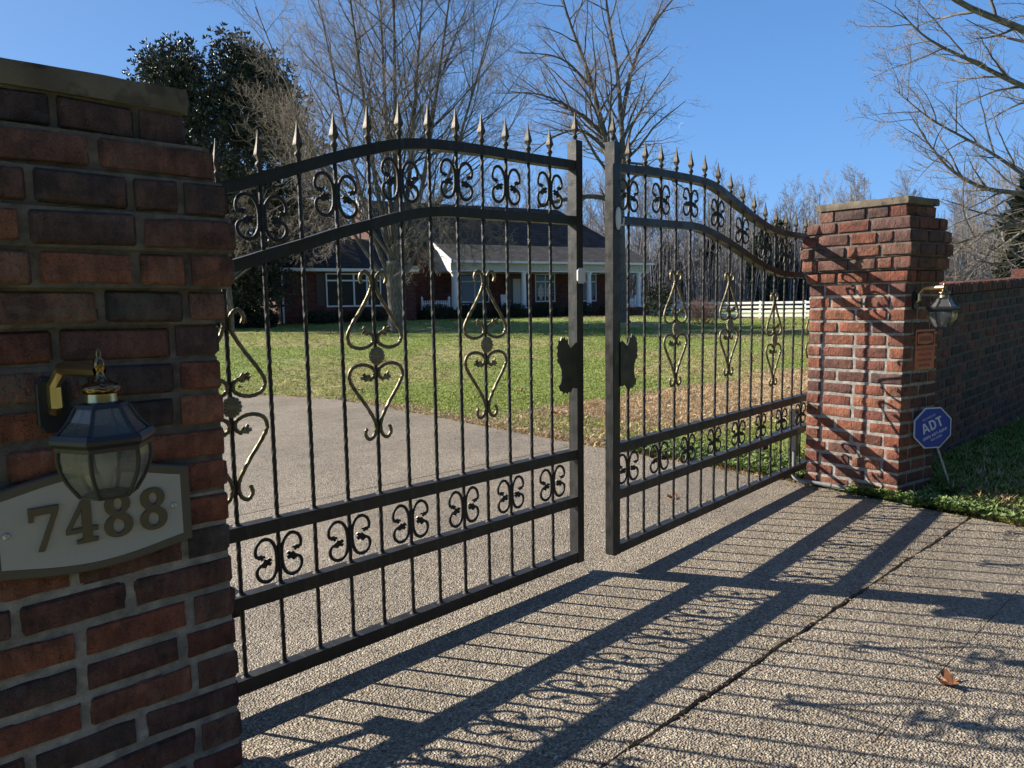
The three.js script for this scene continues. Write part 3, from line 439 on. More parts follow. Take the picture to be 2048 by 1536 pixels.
// ------------------------------------------------------------------ lanterns
function lantern(label, pos, turn, dx) { // origin on the pillar face below the lantern; z points out of the face
  const g = thing('wall_lantern', label, 'lantern', pos, turn, 'carriage lanterns on the gate pillars'); g.scale.setScalar(0.9); const C = 0.20, hex = (r, y, ph = 0) => range(6, (i) => V3(r * Math.cos((i + 0.5) * Math.PI / 3 + ph), y, C + r * Math.sin((i + 0.5) * Math.PI / 3 + ph))), PH = 0.55;
  mesh('back_plate', extr(shapeOf([[-0.030, 0.07], [-0.020, 0.055], [0.020, 0.055], [0.030, 0.07], [0.030, 0.165], [0.020, 0.18], [-0.020, 0.18], [-0.030, 0.165]].map(([x, y]) => [x - dx, y + 0.05])), 0.012, 0.003), M.lampBlack, g);
  mesh('arm', flat(tubeGeo([V3(-dx, 0.155, 0.012), V3(-dx, 0.165, 0.030), V3(-dx, 0.214, 0.030), V3(-dx * 0.8, 0.252, 0.066), V3(0, 0.252, C)], 0.0155, 8)), M.brass, g);
  const fin = lathe([[0.001, 0.300], [0.004, 0.297], [0.006, 0.288], [0.0045, 0.281], [0.010, 0.276], [0.012, 0.262], [0.0085, 0.25], [0.011, 0.238], [0.022, 0.228], [0.036, 0.222], [0.040, 0.214], [0.036, 0.206], [0.030, 0.203]], 28); fin.translate(0, 0, C); mesh('finial_cap', fin, M.brassDark, g);
  const col = lathe([[0.030, 0.204], [0.031, 0.186], [0.034, 0.182], [0.002, 0.182]], 28); col.translate(0, 0, C); mesh('collar', col, M.brass, g);
  const ribs = [], ringSolid = (rs) => { const pos = []; for (let k = 0; k + 1 < rs.length; k++) for (let i = 0; i < 6; i++) { const a = rs[k][i], b = rs[k][(i + 1) % 6], c = rs[k + 1][(i + 1) % 6], d = rs[k + 1][i]; pos.push(a.x, a.y, a.z, d.x, d.y, d.z, c.x, c.y, c.z, a.x, a.y, a.z, c.x, c.y, c.z, b.x, b.y, b.z); } const ge = new THREE.BufferGeometry(); ge.setAttribute('position', new THREE.Float32BufferAttribute(pos, 3)); ge.computeVertexNormals(); return boxUV(ge); };
  mesh('rim', ringSolid([hex(0.088, 0.120, PH), hex(0.098, 0.122, PH), hex(0.104, 0.112, PH), hex(0.104, 0.104, PH), hex(0.096, 0.095, PH), hex(0.094, 0.086, PH), hex(0.084, 0.084, PH), hex(0.084, 0.104, PH), hex(0.088, 0.120, PH)]), M.lampBlack, g);
  mesh('top_ring', ringSolid([hex(0.034, 0.186, PH), hex(0.050, 0.182, PH), hex(0.054, 0.174, PH), hex(0.046, 0.174, PH), hex(0.034, 0.186, PH)]), M.lampBlack, g);
  const roofR = [[0.087, 0.120], [0.066, 0.146], [0.050, 0.176]], bowlR = [[0.088, 0.090], [0.090, 0.068], [0.086, 0.042], [0.074, 0.014], [0.054, -0.018]];
  for (const [prof, nm] of [[roofR, 'roof_pane'], [bowlR, 'bowl_pane']]) for (let i = 0; i < 6; i++) {
    const pos = []; for (let k = 0; k + 1 < prof.length; k++) { const a = hex(prof[k][0], prof[k][1], PH), b = hex(prof[k + 1][0], prof[k + 1][1], PH), A = a[i], B = a[(i + 1) % 6], Cc = b[(i + 1) % 6], D = b[i]; pos.push(A.x, A.y, A.z, D.x, D.y, D.z, Cc.x, Cc.y, Cc.z, A.x, A.y, A.z, Cc.x, Cc.y, Cc.z, B.x, B.y, B.z); } const ge = new THREE.BufferGeometry(); ge.setAttribute('position', new THREE.Float32BufferAttribute(pos, 3)); ge.computeVertexNormals(); mesh(nm, boxUV(ge), nm === 'roof_pane' ? M.lampGlass : M.lampFrost, g);
    mesh('rib', tubeGeo(curve(prof.map(([r, y]) => hex(r + 0.001, y, PH)[i]), 10), 0.0045, 5), M.lampBlack, g);
  }
  mesh('bottom_ring', ringSolid([hex(0.056, -0.016, PH), hex(0.056, -0.021, PH), hex(0.002, -0.024, PH), hex(0.002, -0.018, PH), hex(0.05, -0.016, PH)]), M.lampBlack, g);
  const b = lathe([[0.001, 0.10], [0.014, 0.096], [0.022, 0.07], [0.020, 0.045], [0.012, 0.02], [0.010, 0.0], [0.001, -0.002]], 16); b.translate(0, 0, C); mesh('bulb', b, M.bulb, g); return g;
}
lantern('large brass and black carriage lantern on the shaded number pillar', [0.362, 0.961, -1.75], 0, 0.055);
lantern('brass and black carriage lantern over the orange warning sign', [5.104, 1.148, -1.687], -0.1745, 0.0);

// ------------------------------------------------------------------ signs
const font = await new FontLoader().loadAsync('fonts/droid/droid_serif_bold.typeface.json');
{
  const g = thing('house_number_plaque', 'arched house number plaque reading 7488 below the big lantern', 'plaque', [0.372, 0.757, -1.742]);
  const outline = (w, e) => { const p = [], n = 24; for (let i = 0; i <= n; i++) { const t = i / n * 2 - 1; p.push([t * w, 0.022 - 0.024 * Math.pow(Math.cos(t * 1.5), 1.2) - e + 0.005]); } for (let i = n; i >= 0; i--) { const t = i / n * 2 - 1; p.push([t * w, 0.178 + 0.030 * Math.pow(Math.cos(t * 1.5), 1.2) + e - 0.005]); } return shapeOf(p); };
  mesh('backing', boxUV(extr(outline(0.186, 0.006), 0.008, 0.002)), mat([0.10, 0.085, 0.065], { roughness: 0.6 }), g);
  const fr = outline(0.192, 0.010), hole = outline(0.176, -0.004); fr.holes.push(hole); mesh('frame', boxUV(extr(fr, 0.013, 0.003)), mat([0.10, 0.086, 0.068], { roughness: 0.5 }), g);
  const pl = mesh('face_plate', boxUV(extr(outline(0.175, -0.005), 0.003)), mat([0.42, 0.41, 0.385], { roughness: 0.8, bumpMap: rep(T.mortarB, 6), bumpScale: 0.0006 }), g); pl.position.z = 0.0125;
  const dm = mat([0.115, 0.095, 0.06], { roughness: 0.5, metalness: 0.2 });
  [['7', -0.128, 0.0], ['4', -0.060, 0.0], ['8', 0.010, 0.003], ['8', 0.082, 0.0]].forEach(([ch, x, dy]) => { const t = new TextGeometry(ch, { font, size: 0.088, depth: 0.005, curveSegments: 8, bevelEnabled: true, bevelSize: 0.0012, bevelThickness: 0.0012, bevelSegments: 1 }); t.scale(0.9, 1.04, 1); const o = mesh('digit', boxUV(t), dm, g); o.position.set(x, 0.056, 0.0155); });
  for (const x of [-0.163, 0.157]) { const s = lathe([[0.001, 0.004], [0.006, 0.003], [0.0075, 0], [0.001, 0]], 14); s.rotateX(Math.PI / 2); const o = mesh('screw', s, mat([0.55, 0.55, 0.54], { roughness: 0.35, metalness: 0.6 }), g); o.position.set(x, 0.100, 0.016); }
}
function canvasTex(w, h, draw) { const c = document.createElement('canvas'); c.width = w; c.height = h; draw(c.getContext('2d'), w, h); const t = new THREE.CanvasTexture(c); t.colorSpace = THREE.SRGBColorSpace; t.magFilter = THREE.LinearFilter; return t; }
function fit(x, s, cx, y, w, px, weight = 'bold') { x.font = `${weight} ${px}px sans-serif`; const k = w / x.measureText(s).width; x.save(); x.translate(cx, y); x.scale(k, 1); x.textAlign = 'center'; x.fillText(s, 0, 0); x.restore(); }
{
  const w = 0.235, h = 0.262, g = thing('warning_sign', 'orange warning sign about guard dogs screwed to the sunlit pillar\'s shaded side', 'sign', [5.0 + 0.25 * 0.985, 0.845, -1.705 + 0.25 * 0.174], -0.1745);
  const t = canvasTex(1024, 1140, (x, W, H) => { x.fillStyle = '#c9694a'; x.fillRect(0, 0, W, H); x.strokeStyle = '#c98f78'; x.lineWidth = 14; x.strokeRect(14, 14, W - 28, H - 28); x.fillStyle = '#17110f'; x.fillRect(45, 60, W - 90, 400); x.fillStyle = '#c9694a'; x.beginPath(); x.moveTo(90, 260); x.lineTo(120, 130); x.lineTo(512, 95); x.lineTo(904, 130); x.lineTo(934, 260); x.lineTo(904, 390); x.lineTo(512, 425); x.lineTo(120, 390); x.closePath(); x.fill(); x.fillStyle = '#17110f'; fit(x, 'WARNING', 512, 335, 700, 200); fit(x, 'Guard Dogs On Property', 512, 600, 900, 118); fit(x, 'THEY WILL ATTACK', 512, 755, 720, 118); fit(x, 'Please Notify Owner', 512, 910, 780, 118); fit(x, 'Before Entering', 512, 1060, 560, 118); });
  const bk = mesh('backing', box(-w / 2, w / 2, 0, h, 0.001, 0.0035), mat([0.35, 0.15, 0.09]), g);
  const p = new THREE.PlaneGeometry(w, h); p.translate(0, h / 2, 0.0042); mesh('printed_face', p, mat([1, 1, 1], { map: t, roughness: 0.6 }), g);
  for (const [x, y] of [[-w / 2 + 0.012, 0.012], [w / 2 - 0.012, h - 0.012]]) { const s = lathe([[0.001, 0.003], [0.004, 0.002], [0.005, 0], [0.001, 0]], 10); s.rotateX(Math.PI / 2); const o = mesh('screw', s, M.pvc, g); o.position.set(x, y, 0.0045); }
}
{
  // yard sign: origin where the stake enters the turf
  const cx = 5.247, cy = 0.459, cz = -1.601, bx = 5.412, by = 0.03, bz = -1.512;
  const g = thing('security_yard_sign', 'blue octagonal security yard sign leaning on a thin pale stake', 'sign', [bx, by, bz], -0.60);
  const rel = V3(cx - bx, cy - by, cz - bz).applyAxisAngle(V3(0, 1, 0), 0.60), lean = Math.atan2(-rel.x, rel.y);
  const head = new THREE.Group(); head.name = 'sign_board'; head.position.copy(rel).add(V3(0, 0, 0.012)); head.rotation.z = lean; g.add(head);
  const R0 = 0.146, oct = (r) => range(8, (i) => [r * Math.sin((i) * Math.PI / 4), r * Math.cos((i) * Math.PI / 4)]);
  mesh('board_rim', boxUV(extr(shapeOf(oct(R0)), 0.004, 0.001)), mat([0.62, 0.64, 0.68], { roughness: 0.5 }), head);
  const t = canvasTex(1024, 1024, (x, W, H) => { x.fillStyle = '#233f9e'; x.fillRect(0, 0, W, H); x.fillStyle = '#c9cfdd'; fit(x, 'SECURED BY', 512, 265, 360, 62, 'normal'); fit(x, 'ADT', 520, 560, 560, 330); x.fillStyle = '#c9cfdd'; fit(x, '(800) ADT-ASAP', 512, 700, 660, 92); fit(x, 'ADT.COM', 512, 790, 300, 62); });
  const pf = new THREE.ShapeGeometry(shapeOf(oct(R0 * 0.945))), uv = pf.attributes.uv, pp = pf.attributes.position; for (let i = 0; i < pp.count; i++) uv.setXY(i, pp.getX(i) / (2 * R0) + 0.5, pp.getY(i) / (2 * R0) + 0.5); pf.translate(0, 0, 0.0062); mesh('printed_face', pf, mat([1, 1, 1], { map: t, roughness: 0.5 }), head);
  const up = rel.clone().normalize(); mesh('stake', flat(tubeGeo([V3(0, 0, 0).addScaledVector(up, -0.1), V3(0, 0, 0), rel.clone().addScaledVector(up, 0.05)], 0.0065, 5)), mat([0.50, 0.48, 0.44], { roughness: 0.6 }), g);
}
{ // grey conduit along the pillar foot
  const g = thing('conduit_pipe', 'grey plastic conduit pipe along the sunlit pillar\'s foot', 'pipe', [4.965, 0.012, -2.0]);
  mesh('pipe', tubeGeo(curve([V3(0.0, 0.02, 0.02), V3(-0.004, 0.016, -0.06), V3(-0.012, 0.018, -0.20), V3(-0.028, 0.022, -0.34), V3(-0.02, 0.04, -0.385), V3(0.0, 0.09, -0.395), V3(0.0, 0.22, -0.395)], 40), 0.0135, 10), M.pvc, g);
  mesh('coupling', tubeGeo([V3(-0.008, 0.017, -0.12), V3(-0.012, 0.018, -0.18)], 0.0165, 10), M.pvc, g);
}

// ------------------------------------------------------------------ the house
const ground0 = (x, z) => gh(x, z);
{
  const Hs = thing('brick_house', 'low brick house with grey shingle roof and white columned porch beyond the lawn', 'house', [25.78, 0, -38.05], -0.2911);
  const hb = M.hbrick, wh = M.houseWhite;
  mesh('wing_wall', box(-7.19, 1.0, -0.2, 3.62, -11.4, 0), hb, Hs);
  const slope = (pts, t, m, nm) => { // a roof plane with thickness t (downwards)
    const low = pts.map(([x, y, z]) => [x, y - t, z]), n = pts.length, all = [...pts, ...low]; const faces = [pts.map((_, i) => i), low.map((_, i) => 2 * n - 1 - i), ...pts.map((_, i) => [i, n + i, n + (i + 1) % n, (i + 1) % n])]; return mesh(nm, polyGeo(all, faces), m, Hs); };
  slope([[-7.55, 3.69, 0.42], [-2.4, 3.69, 0.42], [-2.4, 8.45, -5.7], [-7.55, 8.45, -5.7]], 0.16, M.roofDark, 'roof'); slope([[-2.4, 8.45, -5.7], [-2.4, 3.69, -11.8], [-7.55, 3.69, -11.8], [-7.55, 8.45, -5.7]], 0.16, M.roofDark, 'roof');
  mesh('gable_wall', polyGeo([[-2.45, 3.6, 0.1], [-2.45, 3.6, -11.4], [-2.45, 8.25, -5.7], [-2.6, 3.6, 0.1], [-2.6, 3.6, -11.4], [-2.6, 8.25, -5.7]], [[2, 1, 0], [3, 4, 5], [3, 5, 2, 0], [2, 5, 4, 1]]), hb, Hs);
  slope([[-2.4, 3.68, 0.42], [1.2, 3.68, 0.42], [1.2, 6.0, -5.7], [-2.4, 6.0, -5.7]], 0.16, M.roofDark, 'roof'); slope([[1.2, 6.0, -5.7], [1.2, 3.68, -11.8], [-2.4, 3.68, -11.8], [-2.4, 6.0, -5.7]], 0.16, M.roofDark, 'roof');
  mesh('gable_wall', polyGeo([[-7.18, 3.6, 0], [-7.18, 3.6, -11.4], [-7.18, 8.25, -5.7], [-7.0, 3.6, 0], [-7.0, 3.6, -11.4], [-7.0, 8.25, -5.7]], [[0, 1, 2], [5, 4, 3], [0, 2, 5, 3], [1, 4, 5, 2]]), hb, Hs);
  mesh('gable_wall', polyGeo([[0.98, 3.6, 0], [0.98, 3.6, -11.4], [0.98, 5.8, -5.7], [0.8, 3.6, 0], [0.8, 3.6, -11.4], [0.8, 5.8, -5.7]], [[2, 1, 0], [3, 4, 5], [3, 5, 2, 0], [2, 5, 4, 1]]), hb, Hs);
  mesh('gutter', box(-7.6, 1.05, 3.52, 3.68, 0.40, 0.52), wh, Hs); mesh('soffit', box(-7.5, 1.0, 3.50, 3.53, 0.0, 0.40), wh, Hs);
  mesh('downspout', merge([box(-7.13, -7.03, 0.5, 3.35, 0.01, 0.09), box(-7.13, -7.03, 3.32, 3.5, 0.01, 0.42)]), wh, Hs);
  // main block: ridge from X 4 to 16.2, hipped at the right
  mesh('main_wall', box(1.02, 19.6, -0.2, 5.55, -13.4, -4.5), hb, Hs); mesh('main_wall', box(-0.2, 1.0, 3.7, 5.55, -13.4, -4.6), hb, Hs);
  slope([[3.9, 5.66, -4.45], [20.0, 5.66, -4.45], [16.2, 9.05, -8.6], [3.9, 9.05, -8.6]], 0.15, M.roofDark, 'roof'); slope([[20.0, 5.66, -4.45], [20.0, 5.66, -13.6], [16.2, 9.05, -8.6]], 0.15, M.roofDark, 'roof'); slope([[20.0, 5.66, -13.6], [-0.3, 5.66, -13.6], [-0.3, 9.05, -8.6], [16.2, 9.05, -8.6]], 0.15, M.roofDark, 'roof');
  slope([[-0.3, 5.66, -4.45], [3.9, 5.66, -4.45], [3.9, 9.05, -8.6], [-0.3, 9.05, -8.6]], 0.15, M.roofDark, 'roof');
  // porch roof, its white gable end, frieze and columns
  slope([[3.95, 4.36, -1.15], [20.3, 4.36, -1.15], [20.3, 5.72, -4.5], [3.95, 5.72, -4.5]], 0.10, M.roofGrey, 'porch_roof');
  mesh('gable_end', polyGeo([[3.97, 3.72, -1.5], [3.97, 4.24, -1.5], [3.97, 5.6, -4.5], [3.97, 3.72, -4.5], [4.1, 3.72, -1.5], [4.1, 4.24, -1.5], [4.1, 5.6, -4.5], [4.1, 3.72, -4.5]], [[0, 3, 2, 1], [4, 5, 6, 7], [0, 4, 7, 3], [0, 1, 5, 4]]), wh, Hs);
  mesh('rake_board', polyGeo([[3.86, 4.16, -1.1], [3.86, 4.40, -1.1], [3.86, 5.78, -4.5], [3.86, 5.50, -4.5], [3.94, 4.16, -1.1], [3.94, 4.40, -1.1], [3.94, 5.78, -4.5], [3.94, 5.50, -4.5]], [[0, 3, 2, 1], [4, 5, 6, 7], [1, 2, 6, 5], [0, 4, 7, 3], [0, 1, 5, 4]]), wh, Hs);
  mesh('rake_board', polyGeo([[-0.38, 5.50, -4.4], [-0.38, 5.84, -4.4], [-0.38, 9.2, -8.6], [-0.38, 8.85, -8.6], [-0.31, 5.50, -4.4], [-0.31, 5.84, -4.4], [-0.31, 9.2, -8.6], [-0.31, 8.85, -8.6]], [[0, 3, 2, 1], [4, 5, 6, 7], [1, 2, 6, 5], [0, 4, 7, 3], [0, 1, 5, 4]]), wh, Hs);
  mesh('gable_wall', polyGeo([[-0.25, 5.5, -4.6], [-0.25, 5.5, -13.4], [-0.25, 8.85, -8.6], [-0.1, 5.5, -4.6], [-0.1, 5.5, -13.4], [-0.1, 8.85, -8.6]], [[0, 1, 2], [5, 4, 3], [0, 2, 5, 3], [1, 4, 5, 2]]), hb, Hs);
  mesh('gutter', box(4.0, 20.3, 4.22, 4.36, -1.16, -1.04), wh, Hs);
  const fr = []; fr.push(box(4.1, 20.0, 3.72, 4.24, -1.52, -1.44)); for (let x = 4.15; x < 19.95; x += 0.2) fr.push(box(x, x + 0.14, 3.76, 4.2, -1.44, -1.42)); mesh('frieze', fr, mat([0.50, 0.49, 0.46]), Hs);
  mesh('porch_ceiling', box(4.0, 20.0, 3.66, 3.72, -4.5, -1.4), wh, Hs); mesh('porch_floor', box(1.2, 20.0, -0.2, 1.08, -4.5, -1.25), hb, Hs);
  for (const [x, r] of [[4.3, 0.26], [9.45, 0.19], [14.8, 0.19], [19.2, 0.19]]) { const c = lathe([[0.001, 0], [r * 1.35, 0], [r * 1.35, 0.10], [r * 1.1, 0.14], [r, 0.2], [r * 0.95, 1.2], [r * 0.84, 2.38], [r * 1.15, 2.48], [r * 1.25, 2.52], [r * 1.25, 2.58], [0.001, 2.58]], 22); c.translate(x, 1.08, -1.62); mesh('column', c, wh, Hs); }
  function win(x0, x1, y0, y1, z, cols, transom) { const w = new THREE.Group(); w.name = 'window'; Hs.add(w); const t = 0.075, f = [box(x0 - t, x1 + t, y0 - t * 1.3, y0, z - 0.02, z + 0.07), box(x0 - t, x1 + t, y1, y1 + t, z - 0.02, z + 0.05), box(x0 - t, x0, y0, y1, z - 0.02, z + 0.05), box(x1, x1 + t, y0, y1, z - 0.02, z + 0.05)]; for (let i = 1; i < cols; i++) { const x = lerp(x0, x1, i / cols); f.push(box(x - 0.045, x + 0.045, y0, y1, z - 0.02, z + 0.045)); } if (transom) f.push(box(x0, x1, transom - 0.045, transom + 0.045, z - 0.018, z + 0.043)); mesh('frame', f, wh, w);
    for (let i = 0; i < cols; i++) { const a = lerp(x0, x1, i / cols) + 0.05, b = lerp(x0, x1, (i + 1) / cols) - 0.05; if (transom) { mesh('pane', box(a, b, y0, transom - 0.05, z + 0.003, z + 0.012), M.glassDark, w); mesh('pane', box(a, b, transom + 0.05, y1, z + 0.003, z + 0.012), M.glassDark, w); } else mesh('pane', box(a, b, y0, y1, z + 0.003, z + 0.012), M.glassDark, w); } return w; }
  win(-4.5, -1.3, 1.5, 3.34, 0.005, 4, 2.98); win(5.9, 8.0, 1.68, 3.6, -4.495, 2, 3.1);
  const w2 = win(11.95, 13.5, 1.68, 3.6, -4.495, 2, 3.1), w3 = win(15.9, 17.2, 1.68, 3.6, -4.495, 2, 3.1);
  for (const x of [12.36, 13.1]) { const p = [[-0.10, 1.75], [0.10, 1.75], [0.12, 1.95], [0.30, 2.05], [0.22, 2.16], [0.30, 2.28], [0.20, 2.40], [0.27, 2.52], [0.16, 2.66], [0, 2.95], [-0.16, 2.66], [-0.27, 2.52], [-0.20, 2.40], [-0.30, 2.28], [-0.22, 2.16], [-0.30, 2.05], [-0.12, 1.95]]; const o = mesh('paper_tree', boxUV(extr(shapeOf(p), 0.006)), M.paperAndGlare, w2); o.position.set(x, 0, -4.48); }
  mesh('shutter', box(-5.15, -4.65, 1.5, 3.4, 0.004, 0.05), M.doorBrown, Hs); mesh('shutter', box(-1.15, -0.65, 1.5, 3.4, 0.004, 0.05), M.doorBrown, Hs);
  const door = mesh('door', box(9.35, 10.85, 1.08, 3.55, -4.50, -4.42), M.doorBrown, Hs); mesh('storm_glass_glare', box(10.0, 10.62, 1.35, 3.30, -4.42, -4.405), M.paperAndGlare, door); mesh('side_light', box(9.42, 9.66, 1.3, 3.3, -4.42, -4.407), M.glassDark, door);  // storm door glass coloured pale to stand for a bright reflection
}
const HOUSE = (x, z) => { const c = Math.cos(0.2911), s = Math.sin(0.2911); return [25.78 + x * c - z * s, -38.05 + x * s + z * c]; };
function pickets(label, x0, x1, z) { const g = thing('picket_fence', label, 'fence', [25.78, 0, -38.05], -0.2911, 'white picket panels at the ends of the porch'); const p = []; for (let x = x0 + 0.1; x < x1 - 0.05; x += 0.125) p.push(extrAt([[x, 1.12], [x + 0.07, 1.12], [x + 0.07, 1.70], [x + 0.035, 1.78], [x, 1.70]], z)); mesh('pickets', p, M.houseWhite, g); mesh('rail', box(x0, x1, 1.22, 1.29, z - 0.05, z - 0.012), M.houseWhite, g); mesh('rail', box(x0, x1, 1.52, 1.59, z - 0.05, z - 0.012), M.houseWhite, g); for (const x of [x0, x1]) { const c = lathe([[0.001, 0], [0.085, 0], [0.085, 0.78], [0.10, 0.80], [0.10, 0.84], [0.05, 0.90], [0.001, 0.97]], 4, Math.PI / 4); c.translate(x, 1.075, z); mesh('post', flat(c), M.houseWhite, g); } }
function extrAt(pts, z) { const e = extr(shapeOf(pts), 0.02); e.translate(0, 0, z - 0.012); return boxUV(e); }
pickets('white picket fence panel at the near left end of the house porch', 1.95, 3.85, -1.62); pickets('white picket fence panel at the far right end of the house porch', 17.6, 18.9, -1.62);
function porchSeat(label, x, z, turn) { const [wx, wz] = HOUSE(x, z); const g = thing('porch_chair', label, 'chair', [wx, 1.08, wz], turn); const w = M.houseWhite; mesh('seat', box(-0.28, 0.28, 0.36, 0.40, -0.28, 0.28), w, g); const b = mesh('backrest', box(-0.28, 0.28, 0, 0.68, -0.02, 0.02), w, g); b.position.set(0, 0.40, -0.28); b.rotation.x = -0.35; for (const [a, c] of [[-1, -1], [1, -1], [-1, 1], [1, 1]]) mesh('leg', box(a * 0.26 - 0.025, a * 0.26 + 0.025, 0, 0.36, c * 0.25 - 0.025, c * 0.25 + 0.025), w, g); for (const a of [-1, 1]) mesh('armrest', box(a * 0.3 - 0.04, a * 0.3 + 0.04, 0.58, 0.61, -0.3, 0.3), w, g); }
porchSeat('white porch chair right of the picket panel', 5.4, -2.6, 0.9); porchSeat('white porch chair near the front door', 8.4, -2.4, -0.6);

// ------------------------------------------------------------------ plants: bare trees, evergreens, shrubs
function perp(d, f) { const a = V3(f() - 0.5, f() - 0.5, f() - 0.5); a.addScaledVector(d, -a.dot(d)); return a.lengthSq() < 1e-6 ? V3(1, 0, 0) : a.normalize(); }
function grow(wood, twigs, p, d, len, r, lvl, c, f) {
  const n = c.seg[lvl], pts = [p.clone()], rad = [r], dir = d.clone().normalize(), r1 = r * c.taper[lvl]; const dirs = [dir.clone()];
  for (let i = 1; i <= n; i++) { dir.addScaledVector(perp(dir, f), c.wander[lvl] * (0.4 + f())).add(V3(0, c.up[lvl], 0)).normalize(); pts.push(pts[i - 1].clone().addScaledVector(dir, len / n)); rad.push(lerp(r, r1, i / n)); dirs.push(dir.clone()); }
  (lvl < c.woodLevels ? wood : twigs).tube(pts, rad, c.sides[lvl]);
  if (lvl >= c.max) return;
  const kids = c.kids[lvl] * (0.8 + 0.4 * f());
  for (let k = 0; k < kids; k++) {
    const t = lerp(c.t0[lvl], 1, (k + f()) / kids), i = Math.min(n - 1, Math.floor(t * n)), q = pts[i].clone().lerp(pts[i + 1], t * n - i), dd = dirs[i], side = perp(dd, f); const an = c.ang[lvl] * (0.7 + 0.6 * f());
    const nd = dd.clone().multiplyScalar(Math.cos(an)).addScaledVector(side, Math.sin(an)); const rl = lerp(r, r1, t);
    if (q.y < c.minY) continue;
    grow(wood, twigs, q, nd, len * c.ratio[lvl] * (1.15 - 0.65 * t) * (0.7 + 0.6 * f()), Math.max(rl * c.rr[lvl], c.rmin), lvl + 1, c, f);
  }
}
const CFG = { seg: [9, 8, 6, 5, 3], taper: [0.25, 0.2, 0.25, 0.4, 0.6], wander: [0.10, 0.16, 0.22, 0.26, 0.3], up: [0.05, 0.05, 0.05, 0.05, 0.05], sides: [9, 6, 4, 3, 3], kids: [13, 10, 8, 6, 0], t0: [0.25, 0.2, 0.15, 0.1, 0], ang: [0.75, 0.75, 0.7, 0.7, 0.6], ratio: [0.45, 0.45, 0.42, 0.45, 0.4], rr: [0.42, 0.45, 0.5, 0.6, 0.6], rmin: 0.0045, max: 3, woodLevels: 2, minY: 1.2 };
function bareTree(name, label, pos, build, m1, m2, group) { const g = thing(name, label, 'tree', pos, 0, group), w = new Acc(), t = new Acc(); build(w, t); mesh('trunk', w.geo(), m1, g); mesh('crown', t.geo(), m2, g); return g; }
const poly = (list) => curve(list.map((v) => V3(...v)), list.length * 5);
function limb(w, t, pts, r0, r1, c, f, kids, lenK, from = 0.15) { // an explicit limb that carries grown branches
  w.tube(pts, pts.map((_, i) => lerp(r0, r1, Math.pow(i / (pts.length - 1), 0.8))), 9);
  const L = pts.reduce((a, p, i) => a + (i ? p.distanceTo(pts[i - 1]) : 0), 0);
  for (let k = 0; k < kids; k++) { const u = lerp(from, 1, (k + f()) / kids), i = Math.min(pts.length - 2, Math.floor(u * (pts.length - 1))), q = pts[i].clone().lerp(pts[i + 1], u * (pts.length - 1) - i), dd = pts[i + 1].clone().sub(pts[i]).normalize(), an = 0.8 * (0.6 + 0.6 * f()), nd = dd.clone().multiplyScalar(Math.cos(an)).addScaledVector(perp(dd, f), Math.sin(an)); grow(w, t, q, nd, lenK * (1.2 - 0.6 * u) * (0.7 + 0.6 * f()), lerp(r0, r1, u) * 0.42 + 0.004, 1, c, f); }
}
